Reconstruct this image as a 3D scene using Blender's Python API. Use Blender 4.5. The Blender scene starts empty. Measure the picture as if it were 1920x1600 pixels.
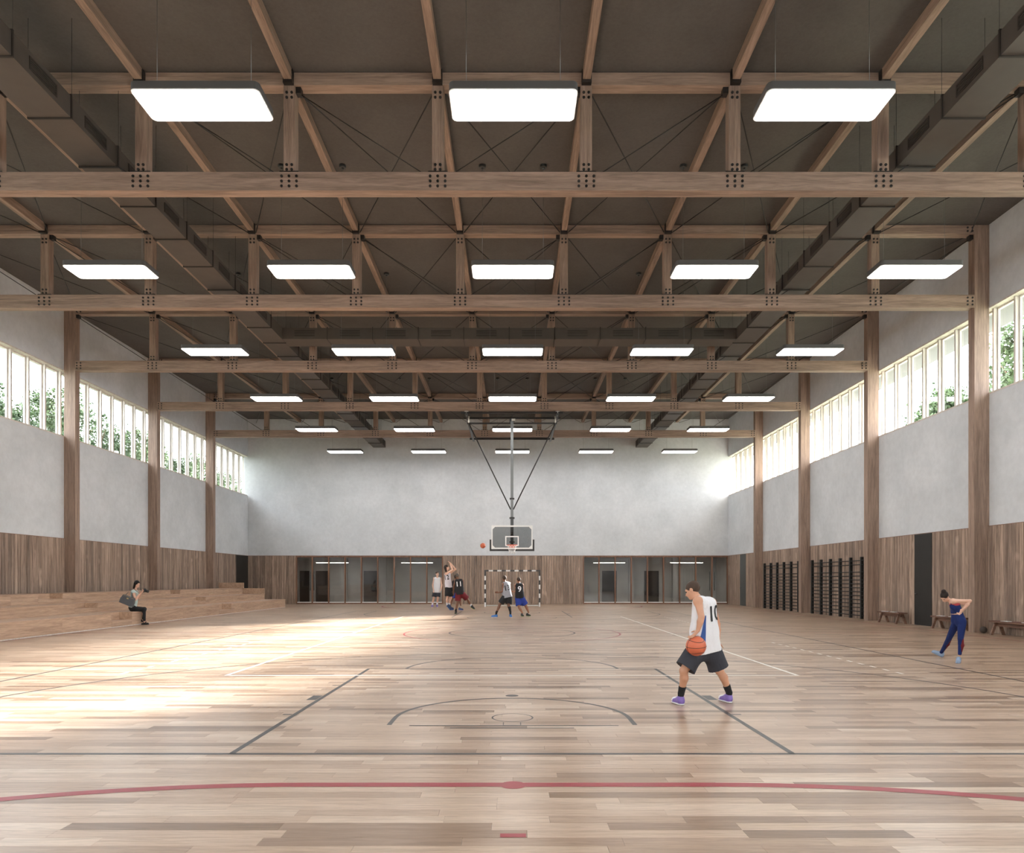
import bpy, bmesh, math, random
import numpy as np
from mathutils import Vector, Matrix
from mathutils.bvhtree import BVHTree

random.seed(7)
SC = bpy.context.scene
COL = SC.collection
F = 1312.0          # focal length in pixels of the 1920 wide frame
HZ = 1088.5         # horizon row
CH = 1.5            # eye height

# ------------------------------------------------------------------ camera
cd = bpy.data.cameras.new('camera')
cam = bpy.data.objects.new('camera', cd)
COL.objects.link(cam)
cam.location = (0, 0, CH)
cam.rotation_euler = (math.pi / 2, 0, 0)
cd.sensor_width = 36.0
cd.sensor_fit = 'HORIZONTAL'
cd.lens = F / 1920 * 36
cd.shift_y = (HZ - 800) / 1920
cd.clip_start = 0.05
cd.clip_end = 400
SC.camera = cam

# ------------------------------------------------------------------ light and exposure
wd = bpy.data.worlds.new('sky')
SC.world = wd
wd.use_nodes = True
bg = wd.node_tree.nodes['Background']
bg.inputs[0].default_value = (0.90, 0.95, 1.0, 1)
bg.inputs[1].default_value = 4.5
sd = bpy.data.lights.new('sun', 'SUN')
sun = bpy.data.objects.new('sun', sd)
COL.objects.link(sun)
sd.energy = 42.0
sd.angle = math.radians(5)
sd.color = (1.0, 0.98, 0.945)
sun.rotation_euler = Vector((-1, -0.85, -0.40)).to_track_quat('-Z', 'Y').to_euler()
LAMP = 7.0
SC.view_settings.view_transform = 'Standard'
SC.view_settings.look = 'None'
SC.view_settings.gamma = 1.0
SC.view_settings.use_curve_mapping = False
SC.view_settings.exposure = 1.3
SC.cycles.sample_clamp_indirect = 6.0
SC.cycles.caustics_reflective = False
SC.cycles.caustics_refractive = False

# ------------------------------------------------------------------ helpers
def srgb(r, g, b):
    def c(v):
        v /= 255.0
        return v / 12.92 if v <= 0.04045 else ((v + 0.055) / 1.055) ** 2.4
    return (c(r), c(g), c(b), 1.0)

class MB:
    """collects simple shapes into one mesh"""
    def __init__(s):
        s.v, s.f, s.sm = [], [], []
    def add(s, vs, fs, smooth=False):
        o = len(s.v)
        s.v += [tuple(p) for p in vs]
        s.f += [tuple(i + o for i in f) for f in fs]
        s.sm += [smooth] * len(fs)
        return s
    def box(s, x0, x1, y0, y1, z0, z1):
        vs = [(x0, y0, z0), (x1, y0, z0), (x1, y1, z0), (x0, y1, z0), (x0, y0, z1), (x1, y0, z1), (x1, y1, z1), (x0, y1, z1)]
        return s.add(vs, [(0, 3, 2, 1), (4, 5, 6, 7), (0, 1, 5, 4), (1, 2, 6, 5), (2, 3, 7, 6), (3, 0, 4, 7)])
    def tube(s, pts, r, n=8, cap=True, r1=None):
        pts = [Vector(p) for p in pts]
        m = len(pts)
        vs = []
        ref = None
        for i, p in enumerate(pts):
            t = (pts[min(i + 1, m - 1)] - pts[max(i - 1, 0)]).normalized()
            if ref is None or abs(ref.dot(t)) > 0.95:
                ref = Vector((0, 0, 1)) if abs(t.z) < 0.9 else Vector((1, 0, 0))
            a = (ref - t * ref.dot(t)).normalized()
            ref = a
            b = t.cross(a)
            rr = r if r1 is None else r + (r1 - r) * i / (m - 1)
            for k in range(n):
                q = 2 * math.pi * k / n
                vs.append(p + a * rr * math.cos(q) + b * rr * math.sin(q))
        fs = []
        for i in range(m - 1):
            for k in range(n):
                k2 = (k + 1) % n
                fs.append((i * n + k, i * n + k2, (i + 1) * n + k2, (i + 1) * n + k))
        s.add(vs, fs, True)
        if cap:
            o = len(s.v) - len(vs)
            s.f += [tuple(o + k for k in reversed(range(n))), tuple(o + (m - 1) * n + k for k in range(n))]
            s.sm += [False, False]
        return s
    def prism(s, poly, z0, z1):
        n = len(poly)
        vs = [(x, y, z0) for x, y in poly] + [(x, y, z1) for x, y in poly]
        fs = [tuple(reversed(range(n))), tuple(range(n, 2 * n))]
        fs += [(i, (i + 1) % n, n + (i + 1) % n, n + i) for i in range(n)]
        return s.add(vs, fs)
    def sphere(s, c, r, nu=16, nv=10, sc=(1, 1, 1)):
        vs, fs = [], []
        for j in range(nv + 1):
            t = math.pi * j / nv
            for i in range(nu):
                a = 2 * math.pi * i / nu
                vs.append((c[0] + r * sc[0] * math.sin(t) * math.cos(a), c[1] + r * sc[1] * math.sin(t) * math.sin(a), c[2] + r * sc[2] * math.cos(t)))
        for j in range(nv):
            for i in range(nu):
                i2 = (i + 1) % nu
                fs.append((j * nu + i, (j + 1) * nu + i, (j + 1) * nu + i2, j * nu + i2))
        return s.add(vs, fs, True)
    def shift(s, d):
        s.v = [(x - d[0], y - d[1], z - d[2]) for x, y, z in s.v]
        return s
    def mesh(s, name, mat):
        me = bpy.data.meshes.new(name)
        me.from_pydata(s.v, [], s.f)
        me.polygons.foreach_set('use_smooth', s.sm)
        if mat:
            me.materials.append(mat)
        me.update()
        return me
    def build(s, name, mat, parent=None, loc=None):
        if loc is not None:
            s.shift(loc)
        o = link(name, s.mesh(name, mat), parent)
        if loc is not None:
            o.location = loc
        return o

def link(name, data, parent=None):
    o = bpy.data.objects.new(name, data)
    COL.objects.link(o)
    if parent is not None:
        o.parent = parent
    return o

def tag(o, label=None, cat=None, group=None, kind=None):
    if label: o['label'] = label
    if cat: o['category'] = cat
    if group: o['group'] = group
    if kind: o['kind'] = kind
    return o

def thing(name, label, cat, loc=(0, 0, 0), group=None):
    o = link(name, None)
    o.location = loc
    o.empty_display_size = 0.1
    return tag(o, label, cat, group)

def copy_tree(o, parent=None):
    c = o.copy()
    COL.objects.link(c)
    c.parent = parent
    for ch in list(o.children):
        copy_tree(ch, c)
    return c

def rrect(w, l, r, n=6):
    pts = []
    for cx, cy, a0 in ((w / 2 - r, l / 2 - r, 0), (-w / 2 + r, l / 2 - r, 90), (-w / 2 + r, -l / 2 + r, 180), (w / 2 - r, -l / 2 + r, 270)):
        for k in range(n + 1):
            a = math.radians(a0 + 90 * k / n)
            pts.append((cx + r * math.cos(a), cy + r * math.sin(a)))
    return pts

# ------------------------------------------------------------------ materials
class NT:
    def __init__(s, name):
        s.m = bpy.data.materials.new(name)
        s.m.use_nodes = True
        s.t = s.m.node_tree
        s.b = s.t.nodes['Principled BSDF']
    def n(s, typ, **kw):
        nd = s.t.nodes.new(typ)
        for k, v in kw.items():
            setattr(nd, k, v)
        return nd
    def l(s, a, b):
        s.t.links.new(a, b)
    def set(s, **kw):
        for k, v in kw.items():
            s.b.inputs[k.replace('_', ' ')].default_value = v
        return s
    def noise(s, scale, vec=None, detail=4, rough=0.55):
        nd = s.n('ShaderNodeTexNoise')
        nd.inputs['Scale'].default_value = scale
        nd.inputs['Detail'].default_value = detail
        nd.inputs['Roughness'].default_value = rough
        if vec is not None:
            s.l(vec, nd.inputs['Vector'])
        return nd
    def mapping(s, scale, kind='Object'):
        tc = s.n('ShaderNodeTexCoord')
        mp = s.n('ShaderNodeMapping')
        mp.inputs['Scale'].default_value = scale
        s.l(tc.outputs[kind], mp.inputs['Vector'])
        return mp.outputs[0]
    def ramp(s, fac, stops):
        r = s.n('ShaderNodeValToRGB')
        el = r.color_ramp.elements
        while len(el) < len(stops):
            el.new(0.5)
        for e, (p, c) in zip(el, stops):
            e.position = p
            e.color = c
        s.l(fac, r.inputs[0])
        return r.outputs[0]
    def mix(s, a, b, fac, mode='MIX'):
        m = s.n('ShaderNodeMix', data_type='RGBA', blend_type=mode)
        for sock, v in ((m.inputs[6], a), (m.inputs[7], b), (m.inputs[0], fac)):
            if hasattr(v, 'is_output'):
                s.l(v, sock)
            else:
                sock.default_value = v
        return m.outputs[2]
    def bump(s, h, strength=0.2, dist=0.01):
        bp = s.n('ShaderNodeBump')
        bp.inputs['Strength'].default_value = strength
        bp.inputs['Distance'].default_value = dist
        s.l(h, bp.inputs['Height'])
        s.l(bp.outputs[0], s.b.inputs['Normal'])
    def col(s, c):
        if hasattr(c, 'is_output'):
            s.l(c, s.b.inputs['Base Color'])
        else:
            s.b.inputs['Base Color'].default_value = c
        return s

def plain(name, c, rough=0.6, metal=0.0, spec=0.5, noise=0.0, nscale=30):
    t = NT(name)
    t.set(Roughness=rough, Metallic=metal)
    t.b.inputs['Specular IOR Level'].default_value = spec
    if noise:
        nz = t.noise(nscale, t.mapping((1, 1, 1)))
        dk = tuple(v * (1 - noise) for v in c[:3]) + (1,)
        lt = tuple(min(1, v * (1 + noise)) for v in c[:3]) + (1,)
        t.col(t.ramp(nz.outputs[0], [(0.3, dk), (0.7, lt)]))
    else:
        t.col(c)
    return t.m

def wood(name, axis, dark, light, rough=0.6, rnd=0.0, knots=False):
    """grain stretched along an axis of the object's own space; every object shifts it by its random number"""
    t = NT(name)
    sc = [9.0, 9.0, 9.0]
    sc[axis] = 0.55
    tc = t.n('ShaderNodeTexCoord')
    oi = t.n('ShaderNodeObjectInfo')
    mul = t.n('ShaderNodeVectorMath', operation='SCALE')
    mul.inputs[0].default_value = (37.0, 53.0, 71.0)
    t.l(oi.outputs['Random'], mul.inputs['Scale'])
    ad = t.n('ShaderNodeVectorMath', operation='ADD')
    t.l(tc.outputs['Object'], ad.inputs[0])
    t.l(mul.outputs[0], ad.inputs[1])
    mp = t.n('ShaderNodeMapping')
    mp.inputs['Scale'].default_value = sc
    t.l(ad.outputs[0], mp.inputs['Vector'])
    n1 = t.noise(1.0, mp.outputs[0], 6, 0.6)
    n1.inputs['Distortion'].default_value = 0.8
    n2 = t.noise(7.0, mp.outputs[0], 3, 0.6)
    c = t.ramp(n1.outputs[0], [(0.30, dark), (0.68, light)])
    c = t.mix(c, t.ramp(n2.outputs[0], [(0.35, (0.62, 0.62, 0.62, 1)), (0.6, (1, 1, 1, 1))]), 0.55, 'MULTIPLY')
    if knots:
        kn = t.noise(1.6, ad.outputs[0], 1, 0.4)
        c = t.mix(c, light, t.ramp(kn.outputs[0], [(0.66, (0, 0, 0, 1)), (0.76, (0.7, 0.7, 0.7, 1))]))
    if rnd:
        lo, hi = 1 - rnd, 1 + rnd * 0.7
        c = t.mix(c, t.ramp(oi.outputs['Random'], [(0.0, (lo, lo, lo, 1)), (0.5, (1.0, 0.99, 0.97, 1)), (1.0, (hi, hi * 0.99, hi * 0.97, 1))]), 1.0, 'MULTIPLY')
    t.col(c).set(Roughness=rough)
    t.bump(n2.outputs[0], 0.12, 0.004)
    return t.m

M = {}
BD, BL = srgb(128, 108, 94), srgb(176, 150, 133)
M['beam_x'] = wood('beam_grain_x', 0, BD, BL, 0.65)
M['beam_y'] = wood('beam_grain_y', 1, BD, BL, 0.65)
M['beam_z'] = wood('beam_grain_z', 2, BD, BL, 0.65)
M['clad'] = wood('cladding_plank', 2, srgb(112, 94, 82), srgb(188, 164, 147), 0.7, 0.30, True)
M['bleach'] = wood('bleacher_wood', 1, srgb(172, 142, 119), srgb(212, 180, 154), 0.55)
M['bench'] = wood('bench_wood', 1, srgb(96, 70, 58), srgb(142, 108, 88), 0.5)
M['frame'] = wood('window_frame_wood', 2, srgb(206, 197, 188), srgb(230, 223, 216), 0.6)
M['mull'] = wood('mullion_wood', 2, srgb(110, 78, 60), srgb(152, 112, 88), 0.55)
M['black'] = plain('black_steel', srgb(38, 36, 35), 0.45, 0.0)
M['duct'] = plain('duct_metal', srgb(92, 86, 80), 0.5, 0.3, 0.5, 0.06, 3)
M['ductdark'] = plain('duct_flange', srgb(62, 58, 54), 0.5, 0.3)
M['steel'] = plain('grey_steel', srgb(120, 122, 122), 0.35, 0.8)
M['dsteel'] = plain('dark_painted_steel', srgb(72, 74, 74), 0.4, 0.2)
M['chrome'] = plain('bright_fitting', srgb(225, 222, 214), 0.3, 0.3)
M['housing'] = plain('lamp_housing', srgb(78, 76, 74), 0.5)
M['door'] = plain('door_black', srgb(40, 39, 37), 0.55, 0, 0.4, 0.1, 2)
M['doorgap'] = plain('door_grey', srgb(82, 84, 82), 0.55)
M['barblack'] = plain('wall_bar_black', srgb(30, 32, 31), 0.5)
M['white'] = plain('white_paint', srgb(232, 232, 230), 0.5)
M['lblack'] = plain('court_black', srgb(52, 50, 50), 0.35)
M['lred'] = plain('court_red', srgb(152, 30, 44), 0.35)
M['lwhite'] = plain('court_white', srgb(240, 238, 232), 0.35)
M['bark'] = plain('bark', srgb(96, 80, 66), 0.9, 0, 0.2, 0.3, 12)
M['ground'] = plain('outdoor_ground', srgb(128, 132, 112), 0.95, 0, 0.2, 0.2, 0.6)

t = NT('plaster')
mp = t.mapping((1, 1, 1))
n1 = t.noise(0.55, mp, 6, 0.62)
n2 = t.noise(5.0, mp, 5, 0.65)
c = t.ramp(n1.outputs[0], [(0.32, srgb(203, 207, 210)), (0.68, srgb(221, 224, 227))])
c = t.mix(c, t.ramp(n2.outputs[0], [(0.35, (0.90, 0.90, 0.90, 1)), (0.62, (1, 1, 1, 1))]), 0.7, 'MULTIPLY')
t.col(c).set(Roughness=0.85)
t.bump(n2.outputs[0], 0.15, 0.01)
M['plaster'] = t.m

t = NT('ceiling_board')
mp = t.mapping((1, 1, 1))
n1 = t.noise(0.7, mp, 5, 0.6)
n2 = t.noise(14.0, mp, 4, 0.7)
c = t.ramp(n1.outputs[0], [(0.3, srgb(87, 83, 80)), (0.7, srgb(98, 94, 91))])
c = t.mix(c, t.ramp(n2.outputs[0], [(0.3, (0.85, 0.85, 0.85, 1)), (0.65, (1.05, 1.05, 1.05, 1))]), 0.8, 'MULTIPLY')
t.col(c).set(Roughness=0.9)
t.bump(n2.outputs[0], 0.25, 0.01)
M['ceil'] = t.m

t = NT('parquet')
at = t.n('ShaderNodeAttribute', attribute_name='tint', attribute_type='GEOMETRY')
tc = t.n('ShaderNodeTexCoord')
mp = t.n('ShaderNodeMapping')
mp.inputs['Scale'].default_value = (0.9, 14.0, 1.0)
ge = t.n('ShaderNodeNewGeometry')
sv = t.n('ShaderNodeVectorMath', operation='SCALE')
sv.inputs[0].default_value = (19.0, 7.0, 31.0)
t.l(at.outputs['Fac'], sv.inputs['Scale'])
ad = t.n('ShaderNodeVectorMath', operation='ADD')
t.l(ge.outputs['Position'], ad.inputs[0])
t.l(sv.outputs[0], ad.inputs[1])
t.l(ad.outputs[0], mp.inputs['Vector'])
n1 = t.noise(2.2, mp.outputs[0], 6, 0.65)
n1.inputs['Distortion'].default_value = 1.2
n2 = t.noise(12.0, mp.outputs[0], 3, 0.6)
c = t.ramp(at.outputs['Fac'], [(0.0, srgb(136, 109, 87)), (0.16, srgb(160, 132, 109)), (0.42, srgb(184, 157, 134)), (0.75, srgb(201, 176, 154)), (1.0, srgb(212, 191, 171))])
c = t.mix(c, t.ramp(n1.outputs[0], [(0.34, (0.62, 0.57, 0.52, 1)), (0.58, (1, 1, 1, 1))]), 0.75, 'MULTIPLY')
c = t.mix(c, t.ramp(n2.outputs[0], [(0.35, (0.82, 0.80, 0.78, 1)), (0.6, (1, 1, 1, 1))]), 0.6, 'MULTIPLY')
t.col(c).set(Roughness=0.285)
t.b.inputs['Specular IOR Level'].default_value = 0.5
t.bump(n2.outputs[0], 0.06, 0.002)
M['floor'] = t.m

def glass(name, tint, gloss=1.0, ior=1.45):
    t = NT(name)
    nt = t.t
    nt.nodes.remove(t.b)
    tr = t.n('ShaderNodeBsdfTransparent')
    tr.inputs[0].default_value = tint
    gl = t.n('ShaderNodeBsdfGlossy')
    gl.inputs['Roughness'].default_value = 0.03
    gl.inputs[0].default_value = (gloss, gloss, gloss, 1)
    fr = t.n('ShaderNodeFresnel')
    fr.inputs[0].default_value = ior
    mx = t.n('ShaderNodeMixShader')
    ge = t.n('ShaderNodeNewGeometry')
    sb = t.n('ShaderNodeMath', operation='SUBTRACT')
    sb.inputs[0].default_value = 1.0
    t.l(ge.outputs['Backfacing'], sb.inputs[1])
    mu = t.n('ShaderNodeMath', operation='MULTIPLY')
    t.l(fr.outputs[0], mu.inputs[0])
    t.l(sb.outputs[0], mu.inputs[1])
    t.l(mu.outputs[0], mx.inputs[0])
    t.l(tr.outputs[0], mx.inputs[1])
    t.l(gl.outputs[0], mx.inputs[2])
    t.l(mx.outputs[0], nt.nodes['Material Output'].inputs[0])
    return t.m
M['pane'] = glass('window_glass', (0.97, 0.98, 0.98, 1))
M['fglass'] = glass('tinted_glass', (0.84, 0.84, 0.83, 1), 1.0, 1.9)
M['board'] = glass('backboard_glass', (0.62, 0.63, 0.63, 1), 1.0, 1.5)

def emit(name, c, s):
    t = NT(name)
    t.col((0.9, 0.9, 0.9, 1))
    t.b.inputs['Emission Color'].default_value = c
    t.b.inputs['Emission Strength'].default_value = s
    return t.m
M['lamp'] = emit('lamp_diffuser', (1.0, 0.98, 0.955, 1), LAMP)
M['tubelamp'] = emit('linear_lamp', (1.0, 0.97, 0.93, 1), 16.0)

t = NT('leaf')
oi = t.noise(1.5, t.mapping((1, 1, 1)), 3)
t.col(t.ramp(oi.outputs[0], [(0.3, srgb(38, 54, 30)), (0.7, srgb(78, 98, 58))])).set(Roughness=0.7)
t.b.inputs['Transmission Weight'].default_value = 0.0
M['leaf'] = t.m
# ------------------------------------------------------------------ the room
XR, XL = 13.65, -16.67       # side walls
YF, YB = 44.2, -4.05         # far wall, wall behind the camera
ZC = 11.69                   # ceiling
ZW = 3.05                    # top of the wooden cladding
W0, W1 = 6.83, 9.33          # window band
BAY = 6.02
CY = [20.03 + BAY * k for k in range(-4, 4)]          # near faces of the columns
NODE = [-13.39, -10.41, -7.438, -4.463, -1.488, 1.488, 4.463, 7.438, 10.41]
def mx(X, d): return 960 + X * F / d

# floor: slab, each near plank an object, the rest of the planks one part
floor = MB().box(XL - 0.3, XR + 0.3, YB - 0.3, YF, -0.2, -0.021).build('floor', M['bench'])
tag(floor, 'light brown strip parquet sports floor with court lines', 'floor', kind='structure')
ROW = 0.125
rng = random.Random(3)
def plank_geo(x0, x1, y0, y1):
    g = 0.0008
    x0 += g; x1 -= g; y0 += g; y1 -= g
    return ([(x0, y0, 0), (x1, y0, 0), (x1, y1, 0), (x0, y1, 0), (x0, y0, -0.02), (x1, y0, -0.02), (x1, y1, -0.02), (x0, y1, -0.02)],
            [(0, 1, 2, 3), (0, 4, 5, 1), (1, 5, 6, 2), (2, 6, 7, 3), (3, 7, 4, 0)])
def tint_mesh(vs, fs, tints, name):
    me = bpy.data.meshes.new(name)
    me.from_pydata(vs, [], fs)
    a = me.attributes.new('tint', 'FLOAT', 'FACE')
    a.data.foreach_set('value', tints)
    me.materials.append(M['floor'])
    return me
bv, bf, bt = [], [], []
near = 0
y = YB
while y < YF - 0.01:
    y1 = min(y + ROW, YF)
    x = XL - rng.random() * 1.2
    while x < XR:
        ln = rng.choice((0.5, 0.7, 0.9, 1.1, 1.3, 1.6)) + rng.random() * 0.2
        xa, xb = max(x, XL), min(x + ln, XR)
        x += ln
        if xb - xa < 0.03:
            continue
        tv = min(1, max(0, rng.gauss(0.56, 0.24)))
        if rng.random() < 0.10:
            tv = rng.random() * 0.22
        vs, fs = plank_geo(xa, xb, y, y1)
        yc = (y + y1) / 2
        seen = y1 > 3.8 and xb > -0.735 * yc and xa < 0.735 * yc
        if seen and near < 300:
            near += 1
            cx, cy = (xa + xb) / 2, yc
            vs = [(p[0] - cx, p[1] - cy, p[2]) for p in vs]
            o = link('plank', tint_mesh(vs, fs, [tv] * 5, 'plank'), floor)
            o.location = (cx, cy, 0)
        else:
            k = len(bv)
            bv += vs
            bf += [tuple(i + k for i in f) for f in fs]
            bt += [tv] * 5
    y = y1
o = link('parquet_strips', tint_mesh(bv, bf, bt, 'parquet_strips'), floor)
o['kind'] = 'stuff'

# court markings, thin paint on the floor
def ribbon(name, pts, w, mat, z, closed=False):
    pts = [Vector((p[0], p[1], 0)) for p in pts]
    n = len(pts)
    vs = []
    for i, p in enumerate(pts):
        a = pts[(i - 1) % n] if closed or i else p
        b = pts[(i + 1) % n] if closed or i < n - 1 else p
        t = (b - a).normalized()
        s = Vector((-t.y, t.x, 0)) * w / 2
        vs += [(p.x + s.x, p.y + s.y, z), (p.x - s.x, p.y - s.y, z)]
    fs = [(2 * i, 2 * i + 1, (2 * i + 3) % (2 * n), (2 * i + 2) % (2 * n)) for i in range(n if closed else n - 1)]
    return MB().add(vs, fs).build(name, M[mat], floor)
def arc(cx, cy, r, a0, a1, n=48):
    return [(cx + r * math.cos(math.radians(a0 + (a1 - a0) * i / n)), cy + r * math.sin(math.radians(a0 + (a1 - a0) * i / n))) for i in range(n + 1)]
ZB, ZR, ZWH = 0.0012, 0.0017, 0.0022
MID = 20.05
def both(name, pts, w, mat='lblack', z=ZB):
    ribbon(name, pts, w, mat, z)
    ribbon(name, [(px_, 2 * MID - py_) for px_, py_ in pts], w, mat, z)
both('baseline', [(-7.6, 6.045), (7.6, 6.045)], 0.055)
for s in (-1, 1):
    ribbon('sideline', [(s * 7.58, 6.02), (s * 7.58, 34.08)], 0.055, 'lblack', ZB)
    both('key_line', [(s * 2.425, 6.05), (s * 2.425, 11.86)], 0.055)
    for yy, ww, ll in ((7.82, 0.05, 0.10), (8.93, 0.34, 0.12), (9.97, 0.05, 0.10)):
        both('key_mark', [(s * 2.46, yy), (s * (2.46 + ll), yy)], ww)
both('free_throw_line', [(-2.45, 11.85), (2.45, 11.85)], 0.05)
both('free_throw_arc', arc(0, 11.85, 1.79, 0, 180), 0.05)
c0 = 7.62
a0 = math.degrees(math.asin((9.0 - c0) / 6.72))
both('three_point_line', [(6.58, 6.05)] + arc(0, c0, 6.72, a0 + 0.5, 180 - a0 - 0.5, 72) + [(-6.58, 6.05)], 0.05)
both('no_charge_arc', [(1.275, 7.25)] + arc(0, c0, 1.275, 0, 180) + [(-1.275, 7.25)], 0.05)
ribbon('centre_circle', arc(0, MID, 1.79, 0, 360)[:-1], 0.05, 'lblack', ZB, True)
ribbon('board_line', [(-1.06, 7.22), (1.1, 7.22)], 0.035, 'lblack', ZB)
ribbon('board_line', [(-0.63, 7.10), (0.63, 7.10)], 0.03, 'lblack', ZB)
ribbon('ring_mark', arc(0.005, 7.64, 0.22, 0, 360)[:-1], 0.018, 'lblack', ZB, True)
ribbon('ring_neck', [(-0.09, 7.38), (-0.09, 7.24), (0.09, 7.24), (0.09, 7.38)], 0.012, 'lblack', ZB + 0.0003)
MB().add([(0.085 * math.cos(2 * math.pi * k / 24), 9.09 + 0.085 * math.sin(2 * math.pi * k / 24), ZB) for k in range(24)], [tuple(range(24))]).build('floor_spot', M['lblack'], floor)
MB().add([(0.008 + 0.095 * math.cos(2 * math.pi * k / 24), 5.12 + 0.095 * math.sin(2 * math.pi * k / 24), ZR + 0.0004) for k in range(24)], [tuple(range(24))]).build('floor_spot', M['lred'], floor)
pts = arc(1.5, -0.87, 6.0, 2, 90, 40) + arc(-1.5, -0.87, 6.0, 90, 178, 40)
both('goal_area_line', pts, 0.10, 'lred', ZR)
ribbon('keeper_mark', [(-0.07, 4.11), (0.082, 4.11)], 0.06, 'lred', ZR)
ribbon('red_circle', arc(0, MID - 0.15, 3.04, 0, 360, 72)[:-1], 0.05, 'lred', ZR, True)
ribbon('centre_line', [(-12.5, MID), (12.5, MID)], 0.05, 'lred', ZR)
for s in (-1, 1):
    ribbon('red_sideline', [(s * 12.5, -0.9), (s * 12.5, 41.0)], 0.06, 'lred', ZR)
    ribbon('volleyball_line', [(s * 4.5, 11.0), (s * 4.5, 29.0)], 0.055, 'lwhite', ZWH)
    for ya, yb in ((11.2, 17.0), (23.1, 28.9)):
        q = ya
        while q < yb:
            ribbon('white_dash', [(s * 6.26, q), (s * 6.26, q + 0.2)], 0.05, 'lwhite', ZWH)
            q += 0.42
for yy in (11.02, 17.0, 23.0, 28.97):
    ribbon('volleyball_line', [(-4.5, yy), (4.5, yy)], 0.05, 'lwhite', ZWH)

# ceiling with purlins, hangers and bracing
ceiling = MB().box(XL - 0.5, XR + 0.5, YB - 0.5, YF + 0.5, ZC, ZC + 0.3).build('ceiling', M['ceil'])
tag(ceiling, 'dark taupe board ceiling carried by timber purlins', 'ceiling', kind='structure')
TY = [14.01 + BAY * k for k in range(5)]      # near faces of the trusses
ends = [7.99] + TY + [YF]
PZ0 = 11.47
pm, hm = {}, None
hang = MB()
hang.box(-0.097, -0.079, -0.10, 0.0, PZ0 - 0.06, ZC - 0.02).box(0.079, 0.097, -0.10, 0.0, PZ0 - 0.06, ZC - 0.02).box(-0.079, 0.079, -0.10, 0.0, PZ0 - 0.06, PZ0 - 0.002)
hm = hang.mesh('hanger', M['black'])
for i in range(len(ends) - 1):
    ya = ends[i] + (0.25 if i else 0.0)
    yb = ends[i + 1]
    if i == 0:
        ya = -1.0
    for X in NODE:
        L = round(yb - ya - 0.006, 3)
        if L not in pm:
            pm[L] = MB().box(-0.0775, 0.0775, 0, L, PZ0, ZC - 0.003).mesh('purlin', M['beam_y'])
        o = link('purlin', pm[L], ceiling)
        o.location = (X, ya, 0)
        if i < len(ends) - 2:
            o = link('hanger', hm, ceiling)
            o.location = (X, yb, 0)
    cells = [-16.26] + NODE + [13.24]
    if i:
        for a, b in zip(cells[:-1], cells[1:]):
            for p, q in (((a + 0.12, ya + 0.03), (b - 0.12, yb - 0.03)), ((b - 0.12, ya + 0.03), (a + 0.12, yb - 0.03))):
                MB().tube([(p[0], p[1], PZ0 - 0.02), (q[0], q[1], PZ0 - 0.02)], 0.013, 6).build('brace_rod', M['black'], ceiling)

# walls
def wall_side(name, x0, x1, label):
    mb = MB()
    mb.box(x0, x1, YB - 0.3, YF + 0.3, -0.2, W0).box(x0, x1, YB - 0.3, YF + 0.3, W1, ZC - 0.001)
    w = mb.build(name, M['plaster'])
    return tag(w, label, 'wall', kind='structure')
wl = wall_side('wall_left', XL - 0.4, XL - 0.012, 'grey plaster wall with timber cladding behind the wooden bleachers')
wr = wall_side('wall_right', XR + 0.012, XR + 0.4, 'grey plaster wall with timber cladding behind benches and wall bars')
GL = (-13.65, -4.35)
GR = (4.48, XR)
mb = MB().box(XL - 0.4, XR + 0.4, YF + 0.012, YF + 0.4, ZW, ZC - 0.001)
mb.box(XL - 0.4, GL[0], YF + 0.012, YF + 0.4, -0.2, ZW).box(GL[1], GR[0], YF + 0.012, YF + 0.4, -0.2, ZW)
wf = tag(mb.build('wall_far', M['plaster']), 'pale grey plaster end wall above glazing and timber cladding', 'wall', kind='structure')
wb = tag(MB().box(XL - 0.4, XR + 0.4, YB - 0.4, YB, -0.2, ZC - 0.001).build('wall_back', M['plaster']), 'plain grey plaster wall behind the camera', 'wall', kind='structure')

# cladding planks: children of their walls, shared mesh
PW = 0.152
DOORS_R = [(22.72, 23.70), (40.80, 41.84)]
DOORS_L = [(42.25, 44.12)]
def bev_plank(w, h, t, axis):
    """plank standing up, width along y (axis 1) or x (axis 0), front towards -t"""
    g, c = 0.004, 0.006
    prof = [(-w / 2 + g, 0), (-w / 2 + g, -t + c), (-w / 2 + g + c, -t), (w / 2 - g - c, -t), (w / 2 - g, -t + c), (w / 2 - g, 0)]
    n = len(prof)
    vs = []
    for z in (0.004, h - 0.004):
        for u, v in prof:
            vs.append((u, v, z) if axis == 0 else (v, -u, z))
    fs = [tuple(range(n)), tuple(reversed(range(n, 2 * n)))] + [(i, n + i, n + (i + 1) % n, (i + 1) % n) for i in range(n - 1)]
    mb = MB().add(vs, fs)
    me = mb.mesh('plank', M['clad'])
    me.flip_normals()
    return me
T = 0.03
pl_f = bev_plank(PW, ZW, T, 0)
pl_r = bev_plank(PW, ZW, T, 1)
pl_l = bev_plank(PW, ZW, T, 1)
pl_l.transform(Matrix.Scale(-1, 4, (1, 0, 0)))
pl_l.flip_normals()
def clad(wall, mesh, put, lo, hi, gaps):
    if gaps:
        edges = [lo] + [v for g_ in gaps for v in g_] + [hi]
        for a_, b_ in zip(edges[::2], edges[1::2]):
            if b_ - a_ > 0.05: clad(wall, mesh, put, a_, b_, [])
        return
    n = max(1, round((hi - lo) / PW))
    step = (hi - lo) / n
    for i in range(n):
        c = lo + step * (i + 0.5)
        o = link('plank', mesh, wall)
        o.location = put(c)
        if wall is wf: o.scale.x = step / PW
        else: o.scale.y = step / PW
clad(wr, pl_r, lambda c: (XR + 0.012, c, 0), 17.0, YF, DOORS_R)
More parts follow.
